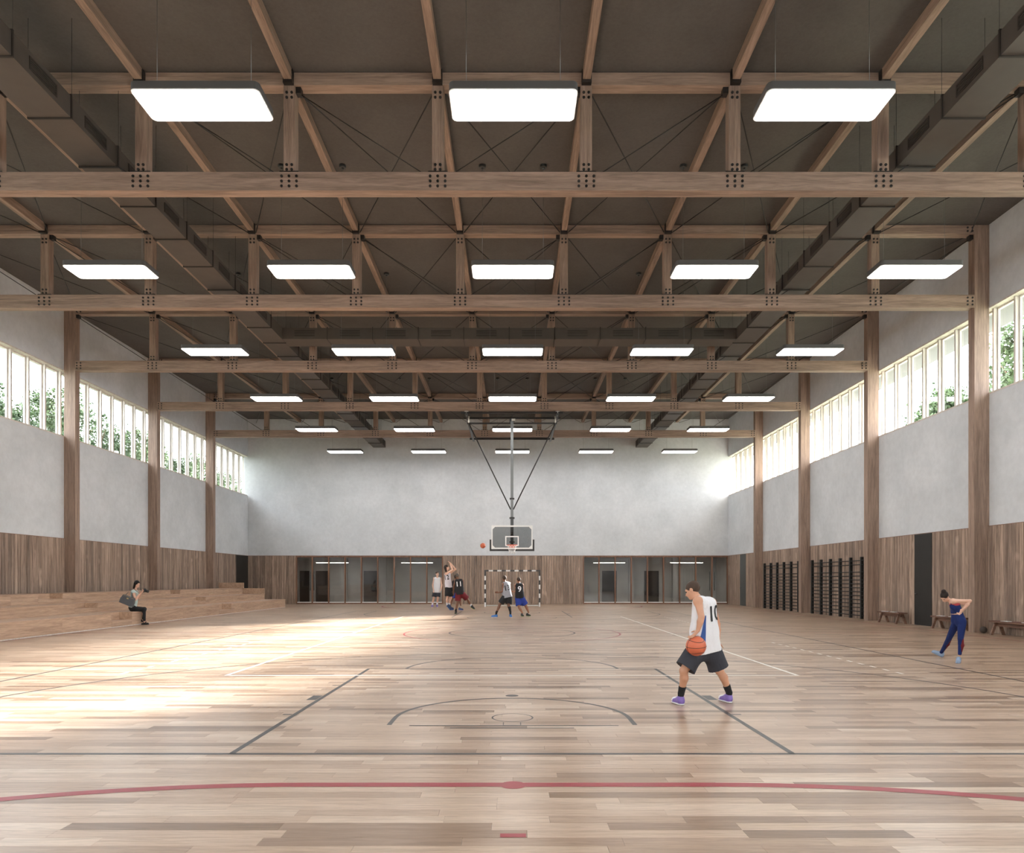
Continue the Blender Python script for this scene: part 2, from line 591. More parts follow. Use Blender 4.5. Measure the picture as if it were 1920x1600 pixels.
clad(wl, pl_l, lambda c: (XL - 0.012, c, 0), 21.0, YF, DOORS_L)
clad(wf, pl_f, lambda c: (c, YF + 0.012, 0), XL, GL[0], [])
clad(wf, pl_f, lambda c: (c, YF + 0.012, 0), GL[1], GR[0], [])
# dark strip along the cladding top, standing in for its shadow line
for nm, wall, b in (('shadow_strip', wr, (XR - 0.02, XR + 0.012, 14, YF, ZW - 0.003, ZW + 0.012)), ('shadow_strip', wl, (XL - 0.012, XL + 0.02, 16, YF, ZW - 0.003, ZW + 0.012)),
                    ('shadow_strip', wf, (XL, XR, YF - 0.02, YF + 0.012, ZW - 0.003, ZW + 0.012))):
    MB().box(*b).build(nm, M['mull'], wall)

# flush side doors
def side_door(name, X, s, a, b, mat, label, handle=True):
    d = MB().box(X - 0.035 * (s > 0), X + 0.035 * (s < 0), a, b, 0.006, ZW - 0.01).build(name, M[mat], None, (X, (a + b) / 2, 0))
    tag(d, label, 'door', kind='structure')
    if handle:
        yy = b - 0.10
        mb = MB().tube([(-0.035 * s, yy - (a + b) / 2, 1.05), (-0.085 * s, yy - (a + b) / 2, 1.05), (-0.085 * s, yy - (a + b) / 2 - 0.13, 1.05)], 0.011, 8)
        h = mb.build('door_handle', M['dsteel'], d)
    return d
side_door('door_1', XR + 0.01, 1, 22.73, 23.69, 'door', 'tall flush black door between two wooden benches')
side_door('door_2', XR + 0.01, 1, 40.81, 41.83, 'doorgap', 'narrow dark grey door in the far corner near the glass partition')
side_door('door_3', XL - 0.01, -1, 42.26, 44.11, 'door', 'black doorway in the corner behind the bleachers', False)

# columns
def column(name, X0, X1, y, label):
    o = MB().box(X0, X1, y, y + 0.27, 0, ZC - 0.012).build(name, M['beam_z'], None, ((X0 + X1) / 2, y + 0.135, 0))
    return tag(o, label, 'column', 'timber columns along the side walls', 'structure')
ordn = ['first', 'second', 'third', 'fourth', 'fifth']
for i, y in enumerate(CY[4:8]):
    column('column_%d' % (i + 1), XR - 0.41, XR + 0.011, y, ['timber column between two benches, nearest the stretching woman', 'timber column beside the wider set of wall bars', 'timber column between the two sets of wall bars', 'far timber column between wall bars and grey door'][i])
for i, y in enumerate(CY[4:8]):
    column('column_%d' % (i + 5), XL - 0.011, XL + 0.41, y, ['timber column just outside the picture behind the bleachers', 'nearest timber column seen behind the bleachers', 'timber column rising behind the seated photographer', 'farthest timber column behind the bleachers'][i])

# windows: one per bay and side, with sill, head, mullions and panes
def window(idx, s, y, label):
    X = XR if s > 0 else XL
    def xs(a, b): return (min(X + s * a, X + s * b), max(X + s * a, X + s * b))
    y1 = min(y + BAY, YF - 0.002)
    o = tag(link('window_%d' % idx, None), label, 'window', 'clerestory windows', 'structure')
    o.location = (X + s * 0.2, y, W0)
    L = o.location.copy()
    x0, x1 = xs(0.0, 0.40)
    MB().box(x0, x1, y, y1, W0, W0 + 0.045).build('window_sill', M['frame'], o, L).location = (0, 0, 0)
    MB().box(x0, x1, y, y1, W1 - 0.045, W1).build('window_head', M['frame'], o, L).location = (0, 0, 0)
    n = 7
    st = BAY / n
    x0, x1 = xs(0.12, 0.30)
    g0, g1 = xs(0.245, 0.262)
    f0, f1 = xs(0.22, 0.285)
    mm = pm_ = sm_ = None
    for k in range(n + (1 if y1 >= YF - 0.01 else 0)):
        yc = y + st * k
        if k == n: yc = y1 - 0.041
        b = MB().box(x0 - X, x1 - X, -0.034, 0.034, W0 + 0.046, W1 - 0.046)
        if mm is None:
            mm = b.mesh('mullion', M['frame'])
        q = link('mullion', mm, o)
        q.location = Vector((X, yc, 0)) - L
        if k == n or yc + st > YF + 0.02: continue
        a, c = 0.036, st - 0.036
        if pm_ is None:
            pm_ = MB().box(g0 - X, g1 - X, a + 0.03, c - 0.03, W0 + 0.085, W1 - 0.085).mesh('pane', M['pane'])
            sm_ = MB().box(f0 - X, f1 - X, a, a + 0.035, W0 + 0.046, W1 - 0.046).box(f0 - X, f1 - X, c - 0.035, c, W0 + 0.046, W1 - 0.046)
            sm_.box(f0 - X, f1 - X, a + 0.035, c - 0.035, W0 + 0.046, W0 + 0.09).box(f0 - X, f1 - X, a + 0.035, c - 0.035, W1 - 0.09, W1 - 0.046)
            sm_ = sm_.mesh('sash', M['frame'])
        q = link('sash', sm_, o)
        q.location = Vector((X, yc, 0)) - L
        p = link('pane', pm_, q)
idx = 0
names = ['nearest', 'second', 'third', 'fourth', 'farthest']
for s in (1, -1):
    for i, y in enumerate(CY):
        idx += 1
        side = 'above the benches and wall bars' if s > 0 else 'above the bleachers'
        if i < 3:
            lab = 'clerestory window band out of view %s, bay %s' % (side, ['one', 'two', 'three'][i])
        else:
            lab = '%s clerestory window in view %s, seven slim panes' % (['nearest', 'second', 'third', 'fourth', 'farthest'][i - 3], side)
        window(idx, s, y, lab)

# eaves outside the windows
e1 = MB().box(XR + 0.4, 15.45, YB - 1, YF + 1, 9.5, 9.75).build('roof_eaves_1', plain('eaves_grey', srgb(112, 110, 112), 0.9))
tag(e1, 'pale roof overhang outside the sunlit windows', 'roof overhang', kind='structure')
e2 = MB().box(XL - 0.95, XL - 0.4, YB - 1, YF + 1, 9.5, 9.75).build('roof_eaves_2', M['plaster'])
tag(e2, 'narrow pale roof overhang outside the windows above the bleachers', 'roof overhang', kind='structure')

# glazed partitions in the far wall
def partition(name, x0, x1, n, label, handles, gap):
    o = tag(link(name, None), label, 'glass partition', kind='structure')
    o.location = ((x0 + x1) / 2, YF + 0.06, 0)
    L = o.location.copy()
    def part(nm, mb, mat, par=o):
        q = mb.shift(L).build(nm, M[mat], par)
        return q
    part('top_rail', MB().box(x0, x1, YF, YF + 0.14, ZW - 0.09, ZW - 0.001), 'mull')
    part('bottom_rail', MB().box(x0, x1, YF, YF + 0.14, 0.0, 0.075), 'mull')
    st = (x1 - x0) / n
    for k in range(n + 1):
        xc = x0 + st * k
        xc = min(max(xc, x0 + 0.035), x1 - 0.035)
        part('mullion', MB().box(xc - 0.035, xc + 0.035, YF - 0.03, YF + 0.15, 0.076, ZW - 0.091), 'mull')
    for k in range(n):
        a, b = x0 + st * k + 0.037, x0 + st * (k + 1) - 0.037
        a += 0.033 * (k == 0); b -= 0.033 * (k == n - 1)
        part('pane', MB().box(a, b, YF + 0.06, YF + 0.075, 0.14, ZW - 0.092), 'fglass')
        part('kick_strip', MB().box(a, b, YF + 0.05, YF + 0.085, 0.077, 0.138), 'white')
    for hx in handles:
        mb = MB().tube([(hx, YF - 0.03, 0.85), (hx, YF - 0.03, 2.05)], 0.022, 8)
        mb.box(hx - 0.01, hx + 0.01, YF - 0.03, YF + 0.06, 0.95, 0.98).box(hx - 0.01, hx + 0.01, YF - 0.03, YF + 0.06, 1.92, 1.95)
        part('pull_handle', mb, 'dsteel')
    return o
partition('window_17', GL[0], GL[1], 9, 'wood-framed glass partition behind the standing white-shirted player', [GL[0] + 0.92, GL[0] + 1.15], 0)
partition('window_18', GR[0], GR[1], 9, 'wood-framed glass partition behind the dribbling player', [GR[1] - 0.87, GR[1] - 1.17], 0)

# corridor behind the glass
HB = 48.2
co = tag(MB().box(XL - 0.4, XR + 0.4, YF + 0.4, HB, -0.2, 0.0).box(XL - 0.4, XR + 0.4, YF, YF + 0.4, -0.2, 0.0).build('corridor_floor', plain('corridor_floor', srgb(150, 144, 136), 0.4)), 'grey floor of the corridor behind the glass', 'floor', kind='structure')
tag(MB().box(XL - 0.4, XR + 0.4, YF + 0.4, HB, ZW, ZW + 0.2).build('corridor_ceiling', M['ceil']), 'dark ceiling of the corridor behind the glass', 'ceiling', kind='structure')
cw = MB().box(XL - 0.4, XR + 0.4, HB, HB + 0.3, -0.2, ZW + 0.2).box(XL - 0.7, XL - 0.4, YF + 0.4, HB, -0.2, ZW + 0.2).box(XR + 0.4, XR + 0.7, YF + 0.4, HB, -0.2, ZW + 0.2)
cw = tag(cw.build('wall_corridor', plain('corridor_wall', srgb(196, 194, 190), 0.85, 0, 0.5, 0.08, 1.2)), 'grey wall of the corridor behind the glass', 'wall', kind='structure')
for i, (a, b) in enumerate(((-14.6, -13.95), (-13.5, -12.58), (-10.2, -9.3), (6.2, 7.2), (9.1, 10.1))):
    q = MB().box(a, b, HB - 0.05, HB - 0.002, 0.0, 2.15).build('door_%d' % (i + 4), M['door'], None, ((a + b) / 2, HB - 0.025, 0))
    tag(q, ['dark corridor door behind the first glass pane', 'dark corridor door with lever behind the second glass pane', 'dark corridor door behind the fifth glass pane', 'dark corridor door behind second pane beside the handball goal', 'dark corridor door in the middle of the glazing near wall bars'][i], 'door', kind='structure')
    MB().tube([(0.32, -0.03, 1.05), (0.32, -0.09, 1.05), (0.2, -0.09, 1.05)], 0.012, 6).build('lever', M['dsteel'], q)
for x0, x1, b in ((-16, -4.6, 0), (-9, -8.6, 1), (-11.7, -11.3, 1), (8.0, 8.35, 1), (11.0, 11.3, 1)):
    if b:
        tag(MB().box(x0, x1, HB - 0.4, HB - 0.002, 0, ZW - 0.001).build('column_%d' % (10 + int(x0 + 20)), cw.data.materials[0]), 'grey pier on the corridor wall at %s' % {-9: 'the middle of the bleacher-side glazing', -11.7: 'the third pane of the bleacher-side glazing', 8.0: 'the fourth pane beside the goal', 11.0: 'the seventh pane near the wall bars'}[x0], 'pier', kind='structure')
for i, (a, b) in enumerate(((-12.87, -10.76), (-7.27, -5.2), (5.36, 7.43), (10.4, 12.55))):
    o = thing('linear_light', ['linear corridor light behind second glass pane from the bleachers', 'linear corridor light behind the standing white-shirted player', 'linear corridor light behind glass nearest the handball goal', 'linear corridor light behind the glass doors by the wall bars'][i], 'ceiling light', ((a + b) / 2, 46.0, 2.66), 'corridor lights')
    h = (b - a) / 2
    MB().box(-h, h, -0.05, 0.05, 0.0, 0.05).build('housing', M['housing'], o)
    MB().box(-h + 0.01, h - 0.01, -0.045, 0.045, -0.012, 0.0).build('diffuser', M['tubelamp'], o)
    for q in (-h * 0.7, h * 0.7):
        MB().tube([(q, 0, 0.05), (q, 0, ZW - 2.66)], 0.004, 5).build('wire', M['black'], o)

# trusses
def truss(i, y):
    x0, x1 = -16.26, 13.24
    o = thing('roof_truss', ['timber roof truss nearest the camera, spanning the whole picture width', 'second timber roof truss from the camera, crossing above the nearer wall bars', 'third timber roof truss from camera, just behind the cross duct', 'fourth timber roof truss from camera, carrying the basket frame', 'fifth and farthest timber roof truss, lowest in the picture'][i], 'roof truss', (0, y, 0), 'timber roof trusses')
    D = 0.25
    MB().box(x0, x1, 0, D, 9.31, 9.68).build('bottom_chord', M['beam_x'], o)
    MB().box(x0, x1, 0, D, 11.42, 11.67).build('top_chord', M['beam_x'], o)
    bolts = MB()
    def bolt(x, z, yy=0.0):
        bolts.tube([(x, yy + 0.001, z), (x, yy - 0.014, z)], 0.028, 8)
    global VM, PM
    for X in NODE:
        if i == 0 and X == NODE[0]:
            VM = MB().box(-0.115, 0.115, 0.012, D - 0.012, 9.681, 11.419).mesh('vertical_post', M['beam_z'])
            PM = MB().box(-0.19, 0.19, -0.004, D, 9.68, 9.70).mesh('steel_plate', M['black'])
        link('vertical_post', VM, o).location = (X, 0, 0)
        link('steel_plate', PM, o).location = (X, 0, 0)
        for a in (-0.15, 0, 0.15):
            for b in (-0.1, 0, 0.1):
                bolt(X + a, 9.495 + b)
        for a in (-0.05, 0.05):
            for z in (11.28, 11.18, 9.83, 9.735):
                bolt(X + a, z, 0.012)
    for X in (x0, x1):
        s = 1 if X < 0 else -1
        for a in (0.06, 0.2):
            for b in (-0.1, 0, 0.1):
                bolt(X + s * a, 9.495 + b)
            for b in (-0.05, 0.05):
                bolt(X + s * a, 11.55 + b)
    q = bolts.build('bolts', M['black'], o)
    q['kind'] = 'stuff'
    cells = [x0] + NODE + [x1]
    for a, b in zip(cells[:-1], cells[1:]):
        c = (a + b) / 2
        wa = 0.0 if a == x0 else 0.115
        wb_ = 0.0 if b == x1 else 0.115
        if c < -1:
            p, r = (a + wa + 0.05, 11.33), (b - 0.26, 9.69)
        elif c > 1:
            p, r = (b - wb_ - 0.05, 11.33), (a + 0.26, 9.69)
        else:
            p, r = (b - wb_ - 0.05, 11.33), (a + 0.26, 9.69)
        rod = MB().tube([(p[0], 0.12, p[1]), (r[0], 0.12, r[1])], 0.011, 6).build('tie_rod', M['black'], o)
        MB().box(p[0] - 0.055, p[0] + 0.055, 0.05, 0.19, p[1] - 0.035, 11.419).build('clevis', M['black'], rod)
    return o
for i, y in enumerate(TY):
    truss(i, y)
# ------------------------------------------------------------------ pendant lights
LZ = 9.07
def make_lamp():
    o = thing('pendant_light', '', 'pendant light')
    w, l, h = 2.0, 0.76, 0.13
    MB().prism(rrect(w, l, 0.09), 0.012, h).build('housing', M['housing'], o)
    MB().prism(rrect(w, l, 0.09), 0.0, 0.012).build('rim', M['white'], o)
    MB().prism(rrect(w - 0.04, l - 0.04, 0.075), -0.006, 0.0).build('diffuser', M['lamp'], o)
    for s in (-0.75, 0.75):
        MB().tube([(s, 0, h), (s, 0, h + 0.035)], 0.02, 8).build('wire_grip', M['black'], o)
        MB().tube([(s, 0, h + 0.03), (s, 0, ZC - LZ - 0.06)], 0.0035, 5).build('wire', M['steel'], o)
        mb = MB().tube([(s, 0, ZC - LZ - 0.07), (s, 0, ZC - LZ - 0.055), (s, 0, ZC - LZ - 0.001)], 0.085, 14)
        mb.tube([(s, 0, ZC - LZ - 0.10), (s, 0, ZC - LZ - 0.07)], 0.03, 8)
        mb.build('ceiling_rose', M['dsteel'], o)
    return o
lamp0 = make_lamp()
rown = {0: 'row overhead out of view', 1: 'front row', 2: 'second row', 3: 'third row, before the cross duct', 4: 'fourth row', 5: 'fifth row', 6: 'last row before the far wall'}
posn = ['leftmost', 'second from left', 'middle', 'second from right', 'rightmost']
first = True
for r in range(0, 7):
    for k, X in enumerate((-9.85, -4.93, 0.0, 4.93, 9.85)):
        o = lamp0 if first else copy_tree(lamp0)
        first = False
        o.location = (X + 0.02, 11.16 + BAY * (r - 1), LZ)
        o['label'] = 'rectangular white pendant light, %s of the %s' % (posn[k], rown[r])
        o['group'] = 'pendant lights'

# ------------------------------------------------------------------ air duct
DZ0, DZ1 = 9.88, 10.28
duct = thing('air_duct', 'dark grey rectangular air duct, two long runs joined by a cross run', 'air duct', (0, 24.7, DZ0))
L = duct.location.copy()
def dpart(nm, mb, mat, par=None):
    if par is None:
        return mb.shift(L).build(nm, M[mat], duct)
    return mb.shift(L).build(nm, M[mat], par)
SEG = 1.5
wires = []
for x0, x1, inner in ((7.80, 8.55, -1), (-8.75, -7.99, 1)):
    y = 24.68 - SEG * 12
    k = 0
    while y < YF - 0.1:
        y1 = min(y + SEG, YF - 0.004)
        s = dpart('duct_section', MB().box(x0, x1, y + 0.012, y1 - 0.012, DZ0, DZ1), 'duct')
        dpart('flange', MB().box(x0 - 0.025, x1 + 0.025, y - 0.018, y + 0.012, DZ0 - 0.025, DZ1 + 0.025), 'ductdark')
        xf = x0 if inner < 0 else x1
        inside_cross = abs((y + y1) / 2 - 24.68) < 0.8
        if not inside_cross:
            a, b = (xf - 0.012, xf + 0.002) if inner < 0 else (xf - 0.002, xf + 0.012)
            ya, yb = (y + 0.4, y + 1.1)
            g = MB().box(a, b, ya, yb, DZ0 + 0.09, DZ0 + 0.12).box(a, b, ya, yb, DZ1 - 0.12, DZ1 - 0.09).box(a, b, ya, ya + 0.03, DZ0 + 0.12, DZ1 - 0.12).box(a, b, yb - 0.03, yb, DZ0 + 0.12, DZ1 - 0.12)
            v = dpart('vent', g, 'ductdark')
            for q in range(4):
                zz = DZ0 + 0.135 + q * 0.035
                MB().box(a, b, ya + 0.03, yb - 0.03, zz, zz + 0.012).shift(L).build('louver', M['ductdark'], v)
        for xw in (x0 - 0.015, x1 + 0.015):
            dpart('hanger_wire', MB().tube([(xw, y - 0.003, DZ1), (xw, y - 0.003, ZC - 0.001)], 0.004, 5), 'black')
        y = y1
xa, xb = -7.99, 7.80
n = 10
st = (xb - xa) / n
for k in range(n):
    a, b = xa + st * k, xa + st * (k + 1)
    dpart('duct_section', MB().box(a + 0.012, b - 0.012, 24.30, 25.07, DZ0, DZ1 - 0.01), 'duct')
    if k:
        dpart('flange', MB().box(a - 0.015, a + 0.012, 24.275, 25.095, DZ0 - 0.025, DZ1 + 0.015), 'ductdark')
    c = (a + b) / 2
    dpart('vent', MB().box(c - 0.35, c + 0.35, 24.288, 24.302, DZ0 + 0.1, DZ0 + 0.13).box(c - 0.35, c + 0.35, 24.288, 24.302, DZ1 - 0.13, DZ1 - 0.1).box(c - 0.35, c + 0.35, 24.292, 24.302, DZ0 + 0.17, DZ0 + 0.19).box(c - 0.35, c + 0.35, 24.292, 24.302, DZ0 + 0.22, DZ0 + 0.24), 'ductdark')

# ------------------------------------------------------------------ bleachers
bl = thing('bleacher', 'three-tier light wood bleachers with cut-out aisle steps along the wall', 'bleachers', (-14.6, 27, 0))
L = bl.location.copy()
BX = [-12.6, -13.75, -14.9]
BZ = [0.45, 0.75, 1.06]
B0, B1 = 14.2, 38.9
XBK = XL + 0.02
XEND = XL + 0.42
notches = [(22.0, 23.2), (30.1, 31.4)]
for i in range(3):
    x_in = BX[i + 1] if i < 2 else XEND
    zb = 0.0 if i == 0 else BZ[i - 1]
    z = BZ[i]
    ys = [B0] + [v for nn in notches for v in nn] + [B1]
    tier = MB().box(x_in, BX[i] - 0.42, B0, B1, 0.0, z - 0.04).shift(L).build('tier', M['bleach'], bl)
    for j in range(0, len(ys) - 1):
        a, b = ys[j], ys[j + 1]
        if j % 2 == 1:      # aisle step: lower by half a rise, set back
            zs = zb + (z - zb) * 0.45
            MB().box(BX[i] - 0.42, BX[i] - 0.0, a, b, 0.0, zs).shift(L).build('aisle_step', M['bleach'], tier)
            MB().box(x_in, BX[i] - 0.42, a, b, z - 0.04, z).shift(L).build('seat_board', M['bleach'], tier)
        else:
            # riser boards of uneven length, then the seat board
            y = a
            while y < b - 0.01:
                y2 = min(b, y + rng.choice((2.4, 3.0, 3.6)))
                if b - y2 < 0.8: y2 = b
                MB().box(BX[i] - 0.42, BX[i] - 0.001, y + 0.001, y2 - 0.001, 0.03 if i == 0 else 0.0, z - 0.041).shift(L).build('riser_board', M['bleach'], tier)
                y = y2
            MB().box(x_in, BX[i] + 0.012, a + 0.001, b - 0.001, z - 0.04, z).shift(L).build('seat_board', M['bleach'], tier)
    if i == 0:
        MB().box(BX[0] - 0.42, BX[0] + 0.02, B0, B1, 0.0, 0.029).shift(L).build('base_strip', M['frame'], tier)
    # end guard, one rise above the tier
    if i:
        g = MB().box(x_in + 0.001, BX[i] - 0.12, B1 - 0.12, B1 - 0.002, z + 0.001, z + 0.31).shift(L).build('end_panel', M['bleach'], bl)
        MB().box(BX[i] - 0.119, BX[i] + 0.01, B1 - 0.13, B1, z + 0.001, z + 0.31).shift(L).build('end_post', M['bleach'], bl)

# ------------------------------------------------------------------ wall bars
def wall_bars(ys, y_open, label):
    o = thing('wall_bars', label, 'wall bars', (XR - 0.1, (ys[0] + ys[-1]) / 2, 0), 'black gymnastic wall bars')
    L = o.location.copy()
    pmz = MB().box(-0.02, 0.083, -0.05, 0.05, 0.0, 2.41).mesh('post', M['barblack'])
    for y in ys:
        link('post', pmz, o).location = (0.0, y - L.y, 0)
    a, b = min(ys), max(ys)
    if y_open: a = y_open
    for z in [2.27, 2.11] + [1.82 - 0.1535 * k for k in range(12)]:
        MB().tube([(XR - 0.085, a, z), (XR - 0.085, b, z)], 0.017, 8).shift(L).build('rung', M['barblack'], o)
wall_bars([37.62 - 0.89 * k for k in range(6)], None, 'black wall bars farther away, between the two far timber columns')
wall_bars([31.64 - 0.894 * k for k in range(6)], 26.32, 'black wall bars closer to the tall black door')

# ------------------------------------------------------------------ benches
def bench(y0, y1, label):
    yc = (y0 + y1) / 2
    h = (y1 - y0) / 2
    o = thing('gym_bench', label, 'bench', (13.33, yc, 0), 'wooden gym benches')
    seat = MB().box(-0.15, 0.15, -h, h, 0.345, 0.385).build('seat', M['bench'], o)
    MB().box(-0.156, 0.156, -h - 0.006, h + 0.006, 0.386, 0.394).build('seat_top', plain('bench_red_top', srgb(104, 62, 52), 0.5) if 'btop' not in M else M['btop'], o)
    MB().box(-0.03, 0.03, -h + 0.1, h - 0.1, 0.24, 0.344).build('rail', M['bench'], o)
    for s in (-1, 1):
        yl = s * (h - 0.14)
        for t_ in (-1, 1):
            mb = MB()
            x0, x1 = t_ * 0.05, t_ * 0.17
            ww = 0.034
            mb.add([(x0 - ww, yl - 0.03, 0.344), (x0 + ww, yl - 0.03, 0.344), (x0 + ww, yl + 0.03, 0.344), (x0 - ww, yl + 0.03, 0.344),
                    (x1 - ww, yl - 0.03, 0.0), (x1 + ww, yl - 0.03, 0.0), (x1 + ww, yl + 0.03, 0.0), (x1 - ww, yl + 0.03, 0.0)],
                   [(0, 1, 2, 3), (7, 6, 5, 4), (0, 4, 5, 1), (1, 5, 6, 2), (2, 6, 7, 3), (3, 7, 4, 0)])
            mb.build('leg', M['bench'], o)
    for q in (-h * 0.45, h * 0.35):
        MB().box(-0.17, -0.06, q - 0.14, q + 0.14, 0.395, 0.409).build('white_pad', M['white'], o)
    return o
M['btop'] = plain('bench_red_top', srgb(104, 62, 52), 0.5)
bench(23.85, 25.25, 'wooden gym bench farthest away, between column and tall black door')
bench(20.55, 22.05, 'wooden gym bench behind the stretching woman')
bench(17.4, 19.35, 'wooden gym bench cut off at the edge of the picture')
o = MB().sphere((0, 0, 0.095), 0.095, 20, 12).build('medicine_ball', plain('dark_leather', srgb(62, 52, 46), 0.6), None)
o.location = (13.37, 19.84, 0)
tag(o, 'dark brown medicine ball on the floor beside the nearest column', 'ball')

# ------------------------------------------------------------------ handball goal
go = thing('handball_goal', 'handball goal with black and white striped posts', 'goal', (0.02, 39.6, 0))
def striped(a, b, n, w, firstdark, par):
    a, b = Vector(a), Vector(b)
    for k in range(n):
        p, q = a.lerp(b, k / n), a.lerp(b, (k + 1) / n)
        lo = [min(p[i], q[i]) - (w / 2 if abs(p[i] - q[i]) < 1e-6 else 0) for i in range(3)]
        hi = [max(p[i], q[i]) + (w / 2 if abs(p[i] - q[i]) < 1e-6 else 0) for i in range(3)]
        dark = (k % 2 == 0) == firstdark
        MB().box(lo[0], hi[0], lo[1], hi[1], lo[2], hi[2]).build('stripe', M['lblack'] if dark else M['white'], par)
for s in (-1, 1):
    p = MB().box(s * 1.54 - 0.02, s * 1.54 + 0.02, -0.02, 0.02, 0.0, 2.0).build('post', M['white'], go)
    striped((s * 1.54, 0, 0), (s * 1.54, 0, 2.0), 8, 0.085, False, p)
    MB().tube([(s * 1.54, 0.05, 2.03), (s * 1.54, 0.8, 1.95), (s * 1.54, 1.25, 0.03)], 0.018, 8).build('side_frame', M['steel'], go)
    MB().tube([(s * 1.54, 0.05, 0.02), (s * 1.54, 1.25, 0.02)], 0.02, 8).build('ground_bar', M['steel'], go)
p = MB().box(-1.54, 1.54, -0.02, 0.02, 2.02, 2.06).build('crossbar', M['white'], go)
striped((-1.583, 0, 2.043), (1.583, 0, 2.043), 13, 0.085, True, p)
MB().tube([(-1.54, 1.25, 0.025), (1.54, 1.25, 0.025)], 0.025, 8).build('ground_bar', M['white'], go)

# ------------------------------------------------------------------ basketball backstop hung from the trusses
bs = thing('basketball_backstop', 'ceiling-hung basketball hoop with glass backboard and steel mast', 'basketball hoop', (0, 32.6, 3.0))
L = bs.location.copy()
def bp(nm, mb, mat, par=None):
    return mb.shift(L).build(nm, M[mat], par or bs)
ZP = 9.22
for yy, hx, r in ((32.25, 2.35, 0.05), (33.3, 2.3, 0.05), (38.15, 2.3, 0.06)):
    bp('cross_pipe', MB().tube([(-hx, yy, ZP), (hx, yy, ZP)], r, 8), 'black')
for s in (-1, 1):
    bp('long_rail', MB().tube([(s * 2.1, 32.1, ZP - 0.09), (s * 2.1, 38.3, ZP - 0.09)], 0.06, 8), 'dsteel')
    for yy in (32.25, 33.3, 38.15):
        bp('clamp', MB().box(s * 2.1 - 0.09, s * 2.1 + 0.09, yy - 0.02, yy + 0.02, ZP + 0.05, ZP + 0.085).box(s * 2.1 - 0.015, s * 2.1 + 0.015, yy - 0.06, yy - 0.03, ZP - 0.16, ZP + 0.085), 'chrome')
    bp('drop_bar', MB().tube([(s * 2.03, 32.8, 8.84), (s * 2.03, 32.8, ZP - 0.05)], 0.035, 8), 'chrome')
    bp('strut', MB().tube([(s * 2.03, 32.8, 8.86), (s * 0.06, 32.62, 4.80)], 0.028, 8), 'black')
bp('hinge_pipe', MB().tube([(-2.1, 32.8, 8.86), (2.1, 32.8, 8.86)], 0.038, 8), 'black')
mast = bp('mast', MB().box(-0.065, 0.065, 32.55, 32.68, 3.1, 8.9), 'steel')
bp('mast_sleeve', MB().box(-0.072, 0.072, 32.54, 32.69, 3.1, 4.45), 'dsteel')
for z, w in ((4.4, 0.12), (5.3, 0.11)):
    bp('collar', MB().box(-w, w, 32.52, 32.71, z - 0.035, z + 0.035), 'black')
bp('winch', MB().box(-0.12, 0.12, 33.2, 33.42, ZP - 0.2, ZP - 0.05).box(-0.03, 0.03, 33.26, 33.32, ZP - 0.05, ZP + 0.35), 'dsteel')
bp('winch_motor', MB().tube([(-0.02, 33.2, ZP - 0.1), (0.16, 33.2, ZP - 0.1)], 0.06, 10), 'chrome')
YBK = 31.6
zb0, zb1 = 2.92, 3.97
bd = bp('backboard', MB().box(-0.915, 0.915, YBK, YBK + 0.015, zb0, zb1), 'board')
fr = MB()
w = 0.055
fr.box(-0.93, 0.93, YBK - 0.012, YBK + 0.03, zb1 - w, zb1 + 0.01).box(-0.93, 0.93, YBK - 0.012, YBK + 0.03, zb0 - 0.01, zb0 + w)
fr.box(-0.93, -0.93 + w, YBK - 0.012, YBK + 0.03, zb0 + w, zb1 - w).box(0.93 - w, 0.93, YBK - 0.012, YBK + 0.03, zb0 + w, zb1 - w)
for sx in (-1, 1):
    for z, dz in ((zb0 + w, 0.11), (zb1 - w, -0.11)):
        x = sx * (0.93 - w)
        vs = [(x, yq, zq) for yq in (YBK - 0.006, YBK + 0.02) for zq in ()]
        tri = [(x, z), (x - sx * 0.11, z), (x, z + dz)]
        v6 = [(a, YBK - 0.008, b) for a, b in tri] + [(a, YBK + 0.022, b) for a, b in tri]
        fr.add(v6, [(0, 1, 2), (5, 4, 3), (0, 3, 4, 1), (1, 4, 5, 2), (2, 5, 3, 0)])
bp('board_frame', fr, 'white', bd)
x0, x1, z0, z1 = -0.305, 0.305, 3.05, 3.50
w = 0.05
sq = MB().box(x0, x1, YBK - 0.008, YBK - 0.001, z1 - w, z1).box(x0, x1, YBK - 0.008, YBK - 0.001, z0, z0 + w).box(x0, x0 + w, YBK - 0.008, YBK - 0.001, z0 + w, z1 - w).box(x1 - w, x1, YBK - 0.008, YBK - 0.001, z0 + w, z1 - w)
bp('target_square', sq, 'white', bd)
pad = MB().box(-1.01, 1.01, YBK - 0.02, YBK + 0.05, zb0 - 0.10, zb0 - 0.012).box(-1.01, -0.935, YBK - 0.02, YBK + 0.05, zb0 - 0.012, zb0 + 0.42).box(0.935, 1.01, YBK - 0.02, YBK + 0.05, zb0 - 0.012, zb0 + 0.42)
bp('edge_padding', pad, 'black', bd)
M['rim'] = plain('rim_orange', srgb(214, 96, 66), 0.5)
M['net'] = plain('net_white', srgb(225, 220, 216), 0.8)
RC = (0, YBK - 0.38, 3.07)
ring = [(RC[0] + 0.225 * math.cos(2 * math.pi * k / 24), RC[1] + 0.225 * math.sin(2 * math.pi * k / 24), RC[2]) for k in range(25)]
rim = bp('rim', MB().tube(ring, 0.014, 6).box(-0.05, 0.05, YBK - 0.16, YBK, 3.03, 3.075).box(-0.11, 0.11, YBK - 0.012, YBK - 0.001, 2.98, 3.1), 'rim')
net = MB()
